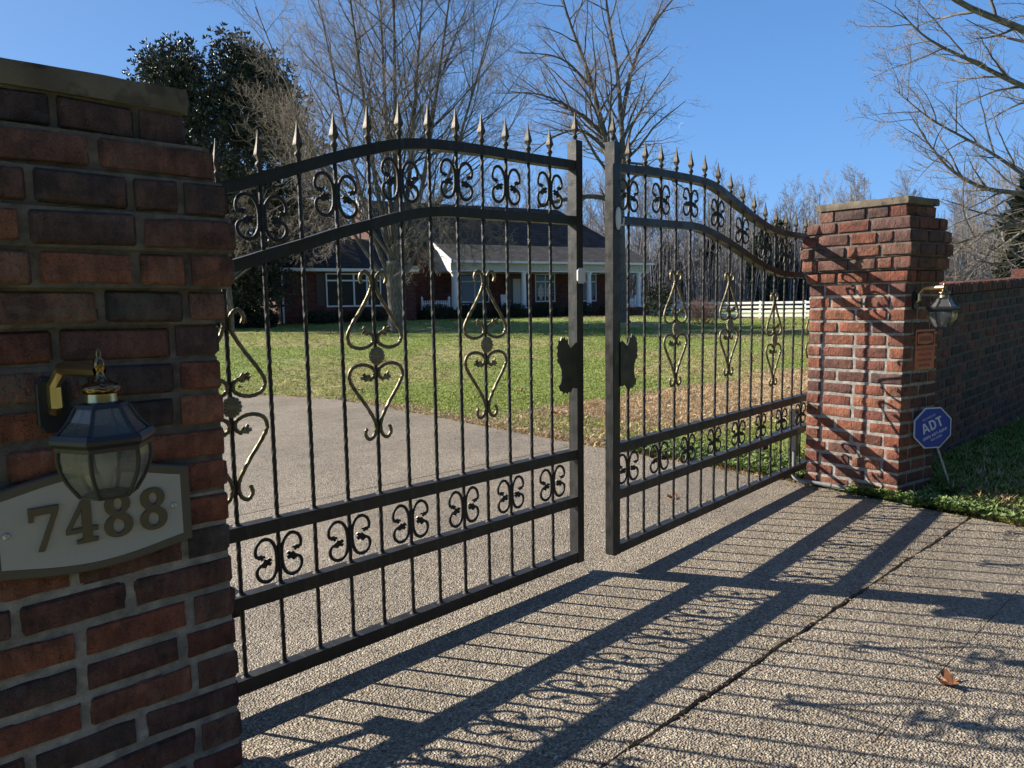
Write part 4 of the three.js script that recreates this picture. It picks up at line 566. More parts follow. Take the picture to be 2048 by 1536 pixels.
// the big many-stemmed tree before the house
bareTree('bare_tree', 'tall bare many-stemmed tree fanning up in front of the house', [18.62, 0.08, -27.81], (w, t) => {
  const f = rng(21), c = { ...CFG, up: [0.03, 0.045, 0.06, 0.06, 0.05], kids: [14, 13, 10, 5, 0], rmin: 0.006, wander: [0.07, 0.12, 0.2, 0.25, 0.3], minY: 1.4 };
  const rt = (l) => V3(0.735 * l, 0, 0.678 * l), dp = (d) => V3(0.678 * d, 0, -0.735 * d);
  w.tube(poly([[0, -0.3, 0], [0, 0.25, 0], [-0.03, 1.2, 0], [-0.1, 2.2, 0.02], [-0.06, 3.3, 0]]), poly([[0, -0.3, 0], [0, 0.25, 0], [-0.03, 1.2, 0], [-0.1, 2.2, 0.02], [-0.06, 3.3, 0]]).map((p) => (p.y < 0.2 ? 0.55 : p.y < 0.8 ? 0.42 : 0.35)), 14);
  for (let [lx, dx, h, r, y0] of [[-2.6, 0.4, 16, 0.19, 2.2], [-1.3, -0.6, 17.5, 0.21, 2.8], [-0.45, 0.8, 18.5, 0.20, 3.0], [0.35, -0.3, 18.5, 0.22, 3.0], [1.3, 0.6, 18, 0.21, 2.9], [2.5, -0.5, 17, 0.20, 2.6], [3.9, 0.3, 15.5, 0.17, 2.4], [-4.2, -0.4, 14, 0.15, 2.2]]) {
    lx *= 1.3; r *= 0.78; const end = rt(lx).add(dp(dx * 2)); end.y = h; const st = rt(lx * 0.05); st.y = y0; const m1 = st.clone().lerp(end, 0.25).add(rt(lx * 0.10)), m2 = st.clone().lerp(end, 0.6).add(rt(lx * 0.07)); limb(w, t, curve([st, m1, m2, end], 22), r, 0.02, c, f, 22, 5.0, 0.2);
  }
  // low limbs drooping before the house wall and roof
  const lowC = { ...c, up: [0, -0.03, 0.02, 0.05, 0.05], kids: [10, 10, 8, 5, 0], wander: [0.15, 0.24, 0.32, 0.34, 0.3] };
  for (const [lx, dx, y1, y2, r] of [[3.6, -1.6, 5.2, 3.7, 0.09], [2.4, -2.4, 5.6, 4.6, 0.09], [5.0, -0.6, 5.4, 4.2, 0.08], [-3.2, -1.8, 5.2, 4.0, 0.10], [-4.6, -0.8, 6.2, 5.0, 0.10], [-2.0, -2.6, 5.6, 3.8, 0.08], [-5.8, 0.6, 6.8, 5.6, 0.09], [1.4, -2.0, 4.4, 3.2, 0.06], [-1.0, -2.2, 6.6, 6.0, 0.08]]) { const a = V3(0, 3.0 + 0.3 * f(), 0), b = rt(lx * 0.5).add(dp(dx * 0.5)); b.y = y1; const e = rt(lx).add(dp(dx)); e.y = y2; limb(w, t, curve([a, b, e], 14), r * 0.8, 0.015, lowC, f, lx > 0 ? 13 : 8, 2.1, 0.35); }
}, M.bark, M.twig);
// two-leader tree at the right end of the house
bareTree('bare_tree', 'tall bare tree with two leaders rising behind where the gate leaves meet', [31.68, 0.12, -25.34], (w, t) => {
  const f = rng(33), c = { ...CFG, up: [0.02, 0.015, 0.03, 0.04, 0.05], kids: [12, 9, 8, 6, 0], rmin: 0.0065, wander: [0.1, 0.17, 0.24, 0.28, 0.3], ang: [0.9, 0.85, 0.75, 0.7, 0.6] }, rt = (l, y, d = 0) => V3(0.735 * l + 0.678 * d, y, 0.678 * l - 0.735 * d);
  const tr = curve([rt(0, -0.3), rt(0, 0.3), rt(-0.1, 3), rt(-0.15, 6.4)], 14); w.tube(tr, tr.map((p) => (p.y < 0.2 ? 0.55 : lerp(0.40, 0.31, p.y / 6.4))), 14);
  limb(w, t, curve([rt(-0.15, 6.3), rt(-0.4, 8.5), rt(-1.0, 10.6), rt(-1.7, 13.2), rt(-2.8, 16.2), rt(-3.6, 19)], 26), 0.25, 0.03, c, f, 27, 5.0, 0.1);
  limb(w, t, curve([rt(-0.1, 6.2), rt(0.05, 8.5), rt(0.0, 10.5), rt(-0.25, 13.5), rt(-0.85, 17.3), rt(-1.0, 20)], 26), 0.24, 0.03, c, f, 24, 4.4, 0.08);
  limb(w, t, curve([rt(0.0, 11.0), rt(0.5, 13.5), rt(1.4, 15.5), rt(3.0, 17.5), rt(4, 18.6)], 16), 0.13, 0.02, c, f, 11, 2.6, 0.2);
  limb(w, t, curve([rt(-0.2, 6.6, -0.2), rt(-1.4, 6.95, -0.4), rt(-3.0, 6.8, -0.8), rt(-4.6, 6.4, -1)], 14), 0.15, 0.10, { ...c, kids: [5, 5, 5, 4, 0] }, f, 5, 1.1, 0.1);
  limb(w, t, curve([rt(-0.9, 10.2), rt(-2.6, 11.6), rt(-4.4, 12.4), rt(-6.8, 12.5)], 14), 0.12, 0.02, c, f, 16, 3.4, 0.12); limb(w, t, curve([rt(-0.7, 9.4), rt(-2.2, 10.5), rt(-3.6, 10.2), rt(-5.4, 8.9)], 14), 0.11, 0.02, c, f, 12, 2.4, 0.15);
  limb(w, t, curve([rt(-1.5, 12.6), rt(-3.2, 14.2), rt(-5.6, 14.6)], 12), 0.09, 0.02, c, f, 9, 2.2, 0.15); limb(w, t, curve([rt(0.05, 8.8), rt(1.4, 8.6), rt(2.9, 7.7), rt(4.2, 6.9)], 12), 0.08, 0.015, c, f, 9, 1.7, 0.15);
}, M.bark, M.twig);
// near tree standing off to the right, its limbs reaching into the picture
bareTree('bare_tree', 'pale-limbed bare tree reaching in from the right above the garden wall', [17.7, -0.03, -2.1], (w, t) => {
  const f = rng(47), c = { ...CFG, up: [0, 0.015, 0.02, 0.03, 0.05], kids: [10, 8, 6, 4, 0], rmin: 0.0035, wander: [0.1, 0.16, 0.22, 0.25, 0.3], ratio: [0.45, 0.5, 0.45, 0.45, 0.4] }, at = (x, y, z) => V3(x - 17.7, y, z + 2.1);
  const tr = curve([at(17.7, -0.3, -2.1), at(17.68, 1.5, -2.1), at(17.6, 3.0, -2.15), at(17.55, 7.0, -2.2), at(17.5, 11, -2.2)], 20); w.tube(tr, tr.map((p) => (p.y < 0 ? 0.34 : lerp(0.25, 0.06, p.y / 11))), 14);
  limb(w, t, curve([at(17.6, 3.9, -2.15), at(16.6, 4.7, -2.9), at(15.96, 5.11, -3.62), at(15.35, 5.55, -4.25), at(14.73, 6.03, -4.89), at(14.35, 6.6, -5.3)], 22), 0.085, 0.006, c, f, 17, 1.35, 0.2);
  limb(w, t, curve([at(17.6, 2.6, -2.15), at(16.5, 2.9, -2.8), at(15.8, 3.19, -3.49), at(15.3, 3.32, -4.0), at(14.86, 3.66, -4.42), at(14.6, 4.1, -4.7), at(14.4, 4.7, -5.0)], 22), 0.075, 0.006, c, f, 18, 1.35, 0.15);
  limb(w, t, curve([at(17.55, 5.0, -2.2), at(16.7, 5.7, -3.0), at(16.04, 6.12, -3.69), at(15.11, 6.75, -4.63), at(14.8, 7.3, -4.9)], 18), 0.10, 0.03, c, f, 12, 1.4, 0.2);
  limb(w, t, curve([at(16.3, 3.0, -3.0), at(15.5, 3.9, -3.9), at(14.6, 4.55, -4.7), at(14.2, 5.1, -5.2)], 16), 0.042, 0.005, c, f, 15, 1.2, 0.15); limb(w, t, curve([at(16.6, 2.85, -2.75), at(15.6, 2.6, -3.8), at(14.9, 2.35, -4.3), at(14.5, 2.45, -4.9)], 16), 0.06, 0.012, c, f, 16, 1.4, 0.15); limb(w, t, curve([at(16.8, 2.8, -2.6), at(15.9, 2.25, -3.2), at(15.2, 1.95, -3.6), at(14.7, 2.0, -3.9)], 16), 0.05, 0.01, { ...c, up: [0, -0.01, 0.0, 0.03, 0.05] }, f, 16, 1.2, 0.1);
}, M.barkPale, M.twigPale);
// twiggy ornamental tree at the left
bareTree('ornamental_tree', 'low twiggy bare tree tangled before the dark evergreen at left', [13.9, 0.25, -35.2], (w, t) => {
  const f = rng(58), c = { ...CFG, up: [0.02, 0.01, 0.015, 0.03, 0.05], kids: [9, 10, 9, 6, 0], rmin: 0.007, wander: [0.2, 0.28, 0.32, 0.32, 0.3], ang: [0.9, 0.9, 0.85, 0.8, 0.7], minY: 2.6 };
  const tr = curve([V3(0, -0.3, 0), V3(0.05, 1.2, 0), V3(0, 2.6, 0.05)], 8); w.tube(tr, tr.map((p) => lerp(0.2, 0.13, clamp(p.y / 2.6))), 10);
  for (let k = 0; k < 8; k++) { const a = k / 8 * 6.28 + f(), R1 = (2.6 + 1.8 * f()) * (Math.cos(a - 0.75) > 0.3 ? 1.5 : 1), h = 3.4 + 3.0 * f(); limb(w, t, curve([V3(0, 2.3 + 0.3 * f(), 0), V3(Math.cos(a) * R1 * 0.5, 3.2 + h * 0.2, Math.sin(a) * R1 * 0.5), V3(Math.cos(a) * R1, h, Math.sin(a) * R1)], 12), 0.06, 0.015, c, f, 8, 2.0, 0.25); }
}, M.bark, M.twigDark);

// evergreens made of many small leaves round a stem
function leafy(t, f, cx, cy, cz, rx, ry, rz, n, L, w, shell = 0.5) { for (let i = 0; i < n; i++) { const a = f() * 6.283, b = Math.acos(2 * f() - 1), q = Math.pow(f(), shell), x = Math.sin(b) * Math.cos(a), y = Math.cos(b), z = Math.sin(b) * Math.sin(a); const c = V3(cx + rx * q * x, cy + ry * q * y, cz + rz * q * z), o = V3(x * 0.7 + f() - 0.5, y * 0.5 + 0.35 + f() - 0.5, z * 0.7 + f() - 0.5).normalize(); for (let k = 0; k < 5; k++) { const d = o.clone().addScaledVector(perp(o, f), 0.9).normalize(); t.leaf(c.clone().addScaledVector(d, 0.03), d, w * (0.8 + 0.4 * f()), L * (0.7 + 0.5 * f()), perp(d, f), 0.2); } } }
{
  const f = rng(70), g = thing('magnolia_tree', 'dark glossy evergreen tree rising behind the shaded pillar', 'tree', [16.3, 0.3, -41.0]), w = new Acc(), t = new Acc();
  w.tube([V3(0, -0.4, 0), V3(0, 4, 0), V3(0.1, 14, 0)], [0.42, 0.34, 0.08], 10); for (let k = 0; k < 26; k++) { const y = 1.5 + k * 0.5, a = k * 2.4, L = 3.6 * (1 - Math.pow(y / 16, 2)) + 0.5; w.tube([V3(0, y, 0), V3(Math.cos(a) * L, y + L * 0.4, Math.sin(a) * L)], [0.09, 0.02], 5); }
  for (let k = 0; k < 185; k++) { const y = 0.8 + 13.9 * Math.pow(f(), 0.85), R1 = lerp(2.7, 4.9, ss(3, 8, y)), a = f() * 6.283, q = 0.35 + 0.65 * Math.sqrt(f()), s = 0.75 + 0.7 * f(); const top = y > 9.5 ? Math.sqrt(clamp(1 - Math.pow((y - 9.5) / 5.6, 2), 0.02, 1)) : 1; leafy(t, f, Math.cos(a) * R1 * q * top, y, Math.sin(a) * R1 * q * top, s * 1.25, s * 1.1, s * 1.25, 150, 0.25, 0.095, 0.45); }
  mesh('trunk', w.geo(), M.bark, g); mesh('crown', flat(t.geo()), M.magnolia, g);
}
function cedar(label, x, z, h, r, n, m, group, cat = 'tree', name = 'cedar_tree') {
  const f = rng(Math.round(x * 31 + z * 17) + 5000), g = thing(name, label, cat, [x, gh(x, z) - 0.05, z], 0, group), w = new Acc(), t = new Acc(); w.tube([V3(0, -0.2, 0), V3(0, h * 0.9, 0)], [r * 0.09 + 0.05, 0.03], 6);
  for (let k = 0; k < n; k++) { const u = Math.pow(f(), 0.8), y = h * (0.05 + 0.93 * u), R1 = r * Math.pow(1 - u, 0.7) * (0.75 + 0.5 * f()), a = f() * 6.283, q = Math.sqrt(f()); leafy(t, f, Math.cos(a) * R1 * q, y, Math.sin(a) * R1 * q, 0.10 * r + 0.25, 0.10 * r + 0.3, 0.10 * r + 0.25, 9, 0.55 + r * 0.05, 0.16 + r * 0.02, 0.5); }
  mesh('trunk', w.geo(), M.bark, g); mesh('crown', flat(t.geo()), m, g); return g;
}
function shrub(label, x, z, rx, ry, n, m, L = 0.16, group = null, y = null) { const f = rng(Math.round(x * 77 + z * 13) + 900), g = thing('shrub', label, 'shrub', [x, y ?? gh(x, z) - 0.02, z], 0, group), w = new Acc(), t = new Acc(); for (let k = 0; k < 7; k++) { const a = k * 0.9; w.tube([V3(0, 0, 0), V3(Math.cos(a) * rx * 0.6, ry * 0.9, Math.sin(a) * rx * 0.6)], [0.03, 0.01], 4); } leafy(t, f, 0, ry * 0.95, 0, rx, ry, rx, n, L, L * 0.45, 0.4); mesh('stems', w.geo(), M.bark, g); mesh('foliage', flat(t.geo()), m, g); }
[[2.6, 'dark rounded hedge bush below the picket panel'], [5.2, 'dark hedge bush in front of the left porch column'], [7.9, 'dark hedge bush below the porch between the first columns'], [10.6, 'dark hedge bush beside the second porch column'], [13.4, 'dark hedge bush below the porch middle'], [16.4, 'dark hedge bush near the third porch column']].forEach(([x, l]) => { const [a, b] = HOUSE(x, -0.6); shrub(l, a, b, 1.15, 0.50, 420, M.hedge, 0.16, 'dark hedge bushes along the porch'); });
[[-9.6, 0.6, 1.5], [-8.4, 1.6, 0.8]].forEach(([x, z, r], i) => { const [a, b] = HOUSE(x, z); shrub(['tall dark evergreen shrub at the house\'s left corner', 'lower dark evergreen shrub before the house\'s downspout'][i], a, b, r * 0.9, i ? 0.45 : 0.7, 500, M.hedge, 0.22); });
[[-5.0, 0.9], [-2.4, 0.9]].forEach(([x, z], i) => { const [a, b] = HOUSE(x, z); shrub(['clipped dark shrub left under the wing window', 'clipped dark shrub right under the wing window'][i], a, b, 1.2, 0.38, 420, M.hedge, 0.14); });
shrub('dark evergreen bush beside the far porch column', 37.4, -27.0, 0.8, 1.05, 420, M.hedge, 0.16);
{ // reddish bare shrub on the lawn
  const f = rng(99), g = thing('twiggy_shrub', 'low reddish-brown bare twiggy shrub on the lawn before the white fence', 'shrub', [33.2, gh(33.2, -21.18) - 0.02, -21.18]), t = new Acc(), c = { ...CFG, rmin: 0.006, kids: [5, 6, 4, 3, 0], minY: -1 };
  for (let k = 0; k < 60; k++) { const a = f() * 6.283, q = 0.9 * f(); grow(t, t, V3(Math.cos(a) * q * 0.6, 0, Math.sin(a) * q * 0.6), V3(Math.cos(a) * q, 0.9, Math.sin(a) * q), 1.0 + 0.3 * f(), 0.015, 1, { ...c, max: 3 }, f); } mesh('stems', t.geo(), mat([0.22, 0.12, 0.085], { roughness: 0.9 }), g);
}

// ------------------------------------------------------------------ white rail fence by the pond
{
  const P = [[46.8, -39.5], [47.4, -35.5], [47.75, -32.4], [48.1, -29.3], [48.5, -26.2], [48.9, -23.1], [49.3, -20.0], [49.7, -16.9]];
  const g = thing('rail_fence', 'white four-board rail fence across the far end of the lawn', 'fence', [P[0][0], 0, P[0][1]]);
  P.forEach(([x, z]) => { const y = gh(x, z); mesh('post', box(x - P[0][0] - 0.07, x - P[0][0] + 0.07, y - 0.3, y + 1.25, z - P[0][1] - 0.07, z - P[0][1] + 0.07), M.white, g); });
  for (let i = 0; i + 1 < P.length; i++) for (const h of [0.14, 0.44, 0.74, 1.04]) { const a = P[i], b = P[i + 1], L = Math.hypot(b[0] - a[0], b[1] - a[1]), ya = gh(...a) + h, yb = gh(...b) + h; const ge = box(-L / 2 + 0.004, L / 2 - 0.004, 0, 0.155, -0.015, 0.015); const o = mesh('board', ge, M.white, g); o.position.set((a[0] + b[0]) / 2 - P[0][0] - 0.087, (ya + yb) / 2, (a[1] + b[1]) / 2 - P[0][1]); o.rotation.set(0, -Math.atan2(b[1] - a[1], b[0] - a[0]), 0); }
}

// ------------------------------------------------------------------ woodland beyond the pond
const woodVars = range(5, (i) => { const w = new Acc(), f = rng(300 + i), h = 17 + 4 * f(); const c = { ...CFG, seg: [10, 6, 4, 3, 2], sides: [6, 4, 3, 3, 3], kids: [19, 8, 7, 0, 0], max: 3, up: [0.02, 0.09, 0.08, 0.08, 0], t0: [0.32, 0.2, 0.1, 0, 0], ratio: [0.32, 0.42, 0.45, 0.4, 0], ang: [0.65, 0.6, 0.6, 0.6, 0.6], rmin: 0.022, wander: [0.05, 0.14, 0.2, 0.2, 0.2], minY: 3, woodLevels: 9 }; grow(w, w, V3(0, -0.3, 0), V3(0, 1, 0), h, 0.24, 0, c, f); return w.geo(); });
{
  const f = rng(404), spots = [];
  for (let i = 0; i < 88; i++) { const l = -14 + i * 1.13 + (f() - 0.5) * 1.6 - (i % 2) * 0.4, d = 106 + 26 * f() * f() + (i % 3) * 3 - 10 * ss(40, 80, l); spots.push([l, d]); }
  spots.forEach(([l, d], i) => { const x = 0.678 * d + 0.735 * l, z = -0.735 * d + 0.678 * l; const o = mesh('woodland_tree', woodVars[i % 5], M.twigFar); o.position.set(x, gh(x, z) - 0.1, z); o.rotation.y = f() * 6.28; o.scale.setScalar(0.60 + 0.30 * f()); tag(o, 'tall bare woodland tree in the far tree line beyond the pond', 'tree', 'bare trees of the far woodland'); });
  const cs = [[36, 104, 12, 3.6], [39.5, 108, 13.5, 4], [43, 103, 11, 3.4], [30, 110, 10, 3.2], [24, 112, 9, 3], [48, 106, 10, 3.3], [15, 112, 9, 3.2], [54, 100, 11, 3.4]];
  const names = ['dark far cedar in the densest evergreen clump beyond the pond', 'tallest dark far cedar of the clump beyond the pond', 'dark far cedar at the clump\'s right edge beyond the pond', 'small dark far cedar left of the evergreen clump', 'lower far cedar among bare trunks left of the clump', 'far cedar just left of the sunlit pillar top', 'far cedar nearest the house in the tree line', 'far cedar behind the sunlit pillar'];
  cs.forEach(([l, d, h, r], i) => cedar(names[i], 0.678 * d + 0.735 * l, -0.735 * d + 0.678 * l, h * 0.8, r, 190, M.cedar, 'far cedars in the tree line'));
  // brush and thin stems that nobody could count
  const u = new Acc(); for (let i = 0; i < 9500; i++) { const l = -20 + 110 * f(), d = 100 + 40 * f() - 8 * ss(40, 80, l), x = 0.678 * d + 0.735 * l, z = -0.735 * d + 0.678 * l, y = gh(x, z), h = f() < 0.4 ? 1.5 + 3 * f() : 5 + 7 * f(), a = V3((f() - 0.5) * 0.3 * h, h, (f() - 0.5) * 0.3 * h), r = 0.015 + 0.045 * f() * (h > 5 ? 1 : 0.4); u.tube([V3(x, y - 0.1, z), V3(x + a.x * 0.4, y + h * 0.5, z + a.z * 0.4), V3(x + a.x, y + h, z + a.z)], [r * 1.5, r, r * 0.4], 3); for (let k = 0; k < 5; k++) { const t0 = 0.3 + 0.6 * f(), p = V3(x + a.x * t0, y + h * t0, z + a.z * t0); u.tube([p, V3(p.x + (f() - 0.5) * h * 0.35, p.y + h * 0.18 * (0.5 + f()), p.z + (f() - 0.5) * h * 0.35)], [r * 0.6, r * 0.25], 3); } }
  tag(mesh('woodland_brush', u.geo(), M.twigFar), 'brown leafless undergrowth filling the far woodland', 'undergrowth', null, 'stuff');
}
// evergreens and bamboo behind the garden wall at right
cedar('dark cedar close behind the sunlit pillar\'s right shoulder', 33.5, -6.6, 6.0, 1.7, 330, M.cedar);
{ const f = rng(515), g = thing('bamboo_clump', 'yellow-green bamboo clump behind the garden wall at right', 'bamboo', [32.0, gh(32, -3.6), -3.6]), w = new Acc(), t = new Acc(); for (let k = 0; k < 60; k++) { const x = (f() - 0.5) * 2.6, z = (f() - 0.5) * 2.6, h = 2.0 + 1.6 * f(); w.tube([V3(x, -0.1, z), V3(x + 0.1, h, z + 0.1)], [0.02, 0.008], 5); leafy(t, f, x, h * 0.66, z, 0.35, h * 0.4, 0.35, 26, 0.24, 0.045, 0.6); } mesh('canes', w.geo(), mat([0.25, 0.24, 0.08]), g); mesh('foliage', flat(t.geo()), M.bamboo, g); }
{ // unseen evergreens added behind the viewer: they keep the sky off the pillars' road sides
  const first = cedar('added unseen cedar behind the viewer that blocks sky light', -16, 15, 12, 4.0, 620, M.cedar, 'added cedar screen that blocks sky light');
  for (let i = 1; i < 9; i++) { const c = first.clone(); c.name = numbered('cedar_tree'); const x = -16 + i * 5.6, z = 15 + 2.5 * hash(i, 4); c.position.set(x, gh(x, z) - 0.05, z); c.rotation.y = i * 1.3; c.scale.setScalar(0.9 + 0.3 * hash(i, 5)); scene.add(c); }
}
{ // gable of a far outbuilding over the wall
  const x = 46, z = -7.2, g = thing('far_shed', 'small far shed gable with white trim showing over the garden wall', 'shed', [x, gh(x, z), z], -0.9), y = 0; mesh('wall', box(-1.4, 1.4, -0.2, 1.75, -1.5, 1.5), M.hbrick, g);
  mesh('gable', polyGeo([[-1.4, 1.75, 1.5], [1.4, 1.75, 1.5], [0, 2.45, 1.5], [-1.4, 1.75, -1.5], [1.4, 1.75, -1.5], [0, 2.45, -1.5]], [[0, 1, 2], [5, 4, 3], [0, 2, 5, 3], [1, 4, 5, 2]]), M.hbrick, g);
  for (const s of [-1, 1]) { mesh('roof', polyGeo([[s * 1.75, 1.62, 1.7], [0, 2.50, 1.7], [0, 2.50, -1.7], [s * 1.75, 1.62, -1.7], [s * 1.75, 1.72, 1.7], [0, 2.60, 1.7], [0, 2.60, -1.7], [s * 1.75, 1.72, -1.7]], [[0, 1, 2, 3], [7, 6, 5, 4], [0, 4, 5, 1], [0, 3, 7, 4], [2, 6, 7, 3]]), M.roofGrey, g); mesh('rake_trim', polyGeo([[s * 1.78, 1.58, 1.70], [0, 2.46, 1.70], [0, 2.62, 1.70], [s * 1.78, 1.74, 1.70], [s * 1.78, 1.58, 1.75], [0, 2.46, 1.75], [0, 2.62, 1.75], [s * 1.78, 1.74, 1.75]], [[4, 5, 6, 7], [3, 2, 1, 0], [0, 4, 7, 3], [7, 6, 2, 3], [0, 1, 5, 4]]), M.houseWhite, g); }
}

// ------------------------------------------------------------------ grass, weeds, fallen leaves
const inst = (name, geo, m, list, label, cat) => { const o = new THREE.InstancedMesh(geo, m, list.length); o.name = numbered(name); const d = new THREE.Object3D(), c = new THREE.Color(); list.forEach((q, i) => { d.position.set(q[0], q[1], q[2]); d.rotation.set(q[6] || 0, q[3], q[7] || 0); d.scale.set(q[4], q[5], q[4]); d.updateMatrix(); o.setMatrixAt(i, d.matrix); c.setRGB(...q[8]); o.setColorAt(i, c); }); o.castShadow = o.receiveShadow = true; scene.add(o); return tag(o, label, cat, null, 'stuff'); };
function tuft(seed, n, spread, lean) { const f = rng(seed), a = new Acc(); for (let k = 0; k < n; k++) { const an = f() * 6.283, r = spread * Math.sqrt(f()), x = Math.cos(an) * r, z = Math.sin(an) * r, h = 0.6 + 0.4 * f(), w = 0.0022 + 0.0012 * f(), b = f() * 6.283, l = 0.05 * lean * (0.4 + f()), dx = Math.cos(b) * l, dz = Math.sin(b) * l, px = -Math.sin(b) * w, pz = Math.cos(b) * w, q = a.p.length / 3; const row = (t, k2) => { const X = x + dx * t * t, Z = z + dz * t * t, Y = h * t * (1 - 0.25 * t * lean); a.p.push(X - px * k2, Y, Z - pz * k2, X + px * k2, Y, Z + pz * k2); a.n.push(0.4 * Math.cos(b), 1, 0.4 * Math.sin(b), 0.4 * Math.cos(b), 1, 0.4 * Math.sin(b)); a.u.push(0, t, 1, t); }; row(0, 1); row(0.55, 0.9); row(1, 0.15); a.i.push(q, q + 1, q + 2, q + 1, q + 3, q + 2, q + 2, q + 3, q + 4, q + 3, q + 5, q + 4); } return a.geo(); }
{
  const f = rng(808), green = [], dry = []; const inHouse = (x, z) => { const c = Math.cos(0.2911), s = Math.sin(0.2911), dx = x - 25.78, dz = z + 38.05, X = dx * c + dz * s, Z = -dx * s + dz * c; return X > -8 && X < 20.5 && Z < 0.2 && Z > -15; };
  const N = 260000;
  for (let i = 0; i < N; i++) {
    const u = f(), d = 3.6 * Math.pow(58 / 3.6, Math.pow(u, 0.85)), l = d * (f() * 1.62 - 0.86), x = 0.678 * d + 0.735 * l, z = -0.735 * d + 0.678 * l;
    if (z > -2.38 && x < 4.93 || onDrive(x, z, -0.015 + 0.03 * f()) || inHouse(x, z) || d > 58) continue; if (x > 4.98 && x < 5.43 && z > -2.35 && z < -1.62) continue; if (z > -2.1 && z < -1.86 && x > 5.3) continue;
    const cz = zoneColor(x, z), isDry = clamp((cz[0] - 0.115) / 0.19); const k = d < 12 ? 1 : 1 + (d - 12) * 0.035; const patch = fbm(x * 0.8 + 60, z * 0.8 + 60, 4096, 3, 3);
    const wallStrip = z > -2.4 && x > 4.85; if (wallStrip && x < 5.35 && z > -1.45 && f() < 0.72) { const q = 0.75 + 0.5 * f(); dry.push([x, gh(x, z), z, f() * 6.28, 1, 0.05, (f() - 0.5) * 1.6, (f() - 0.5) * 1.6, [0.44 * q, 0.325 * q, 0.185 * q]]); continue; } const y = gh(x, z) - 0.004; const tall = (wallStrip ? 0.05 : 0.034) * (0.7 + 0.6 * f()) * (0.8 + 0.5 * patch) * Math.sqrt(k);
    if (f() < isDry * 0.95 + 0.05) { const q = 0.75 + 0.5 * f(); dry.push([x, y, z, f() * 6.28, 0.05 * k * (0.8 + 0.5 * f()) / 0.05, tall * (0.7 + 0.5 * isDry), (f() - 0.5) * 1.1, (f() - 0.5) * 1.1, [0.50 * q, 0.375 * q, 0.22 * q]]); }
    else { const q = 0.7 + 0.6 * f(), yl = f() * f(); green.push([x, y, z, f() * 6.28, k * (0.8 + 0.5 * f()), tall, (f() - 0.5) * 0.5, (f() - 0.5) * 0.5, [lerp(0.24, 0.40, yl) * q, lerp(0.34, 0.38, yl) * q, 0.07 * q]]); }
  }
  inst('lawn_grass', tuft(1, 9, 0.045, 0.5), M.grass, green, 'mown green winter lawn between driveway and house', 'grass'); inst('dry_grass', tuft(2, 8, 0.05, 0.9), M.grass, dry, 'straw-coloured dead grass edging the driveway and dotting the lawn', 'grass');
  // low broad-leaved weeds round the pillar foot and along the drive
  const wl = new Acc(), g = rng(12); for (let k = 0; k < 9; k++) { const a = g() * 6.283, d = V3(Math.cos(a), 0.35 + 0.5 * g(), Math.sin(a)).normalize(); wl.leaf(V3(Math.cos(a) * 0.006, 0.01 + 0.012 * g(), Math.sin(a) * 0.006), d, 0.012, 0.022, V3(-d.x * 0.4, 1, -d.z * 0.4).normalize(), 0.15); }
  const weeds = []; const put = (n, fx, fz, yb = 0) => { for (let i = 0; i < n; i++) { const x = fx(), z = fz(x); if (x > 4.985 && x < 5.42 && z > -2.34 && z < -1.63 + 0.17 * (x - 5)) continue; const q = 0.7 + 0.6 * f(); weeds.push([x, Math.max(onDrive(x, z) ? 0 : gh(x, z), yb) + 0.03 * f() * f(), z, f() * 6.28, 0.9 + 0.9 * f(), 0.9 + 0.9 * f(), (f() - 0.5) * 0.6, (f() - 0.5) * 0.6, [0.135 * q, 0.20 * q, 0.055 * q]]); } };
  put(260, () => 4.90 + 0.14 * f(), () => -1.72 + 0.5 * f()); put(180, () => 4.92 + 0.07 * f(), () => -1.98 + 0.28 * f()); put(340, () => 4.88 + 0.45 * f(), () => -1.58 + 0.75 * f()); put(260, () => 4.88 + 0.3 * f(), () => -0.9 + 1.4 * f()); put(900, () => 5.05 + 1.1 * f() * f(), () => -4.1 + 1.6 * f()); put(500, () => 5.02 + 0.4 * f(), () => -2.75 + 0.35 * f());
  inst('broadleaf_weeds', flat(wl.geo()), M.weed, weeds, 'small green broad-leaved weeds round the sunlit pillar\'s foot', 'weeds');
  // dead leaf and straw litter in the bed beyond the right-hand leaf
  const plain = new Acc(), h = rng(13); for (let k = 0; k < 4; k++) { const a = h() * 6.283, d = V3(Math.cos(a), 0.15 + 0.2 * h(), Math.sin(a)).normalize(); plain.leaf(V3((h() - 0.5) * 0.06, 0.008, (h() - 0.5) * 0.06), d, 0.012, 0.04, V3((h() - 0.5) * 0.8, 1, (h() - 0.5) * 0.8).normalize(), 0.4); }
  const L2 = []; for (let i = 0; i < 7000; i++) { const z = -3.4 - 3.6 * f(), x = 5.2 + 8 * f() * f(); const c = zoneColor(x, z); if (onDrive(x, z) || f() > 0.6 * clamp((c[0] - 0.16) / 0.12)) continue; const q = 0.6 + 0.7 * f(); L2.push([x, gh(x, z) + 0.012, z, f() * 6.28, 0.7 + 0.7 * f(), 0.8 + 0.8 * f(), (f() - 0.5) * 0.7, (f() - 0.5) * 0.7, [0.60 * q, 0.49 * q, 0.34 * q]]); }
  inst('leaf_litter', flat(plain.geo()), M.grass, L2, 'tan leaf litter and straw covering the bed beyond the farther leaf', 'leaf litter');
}
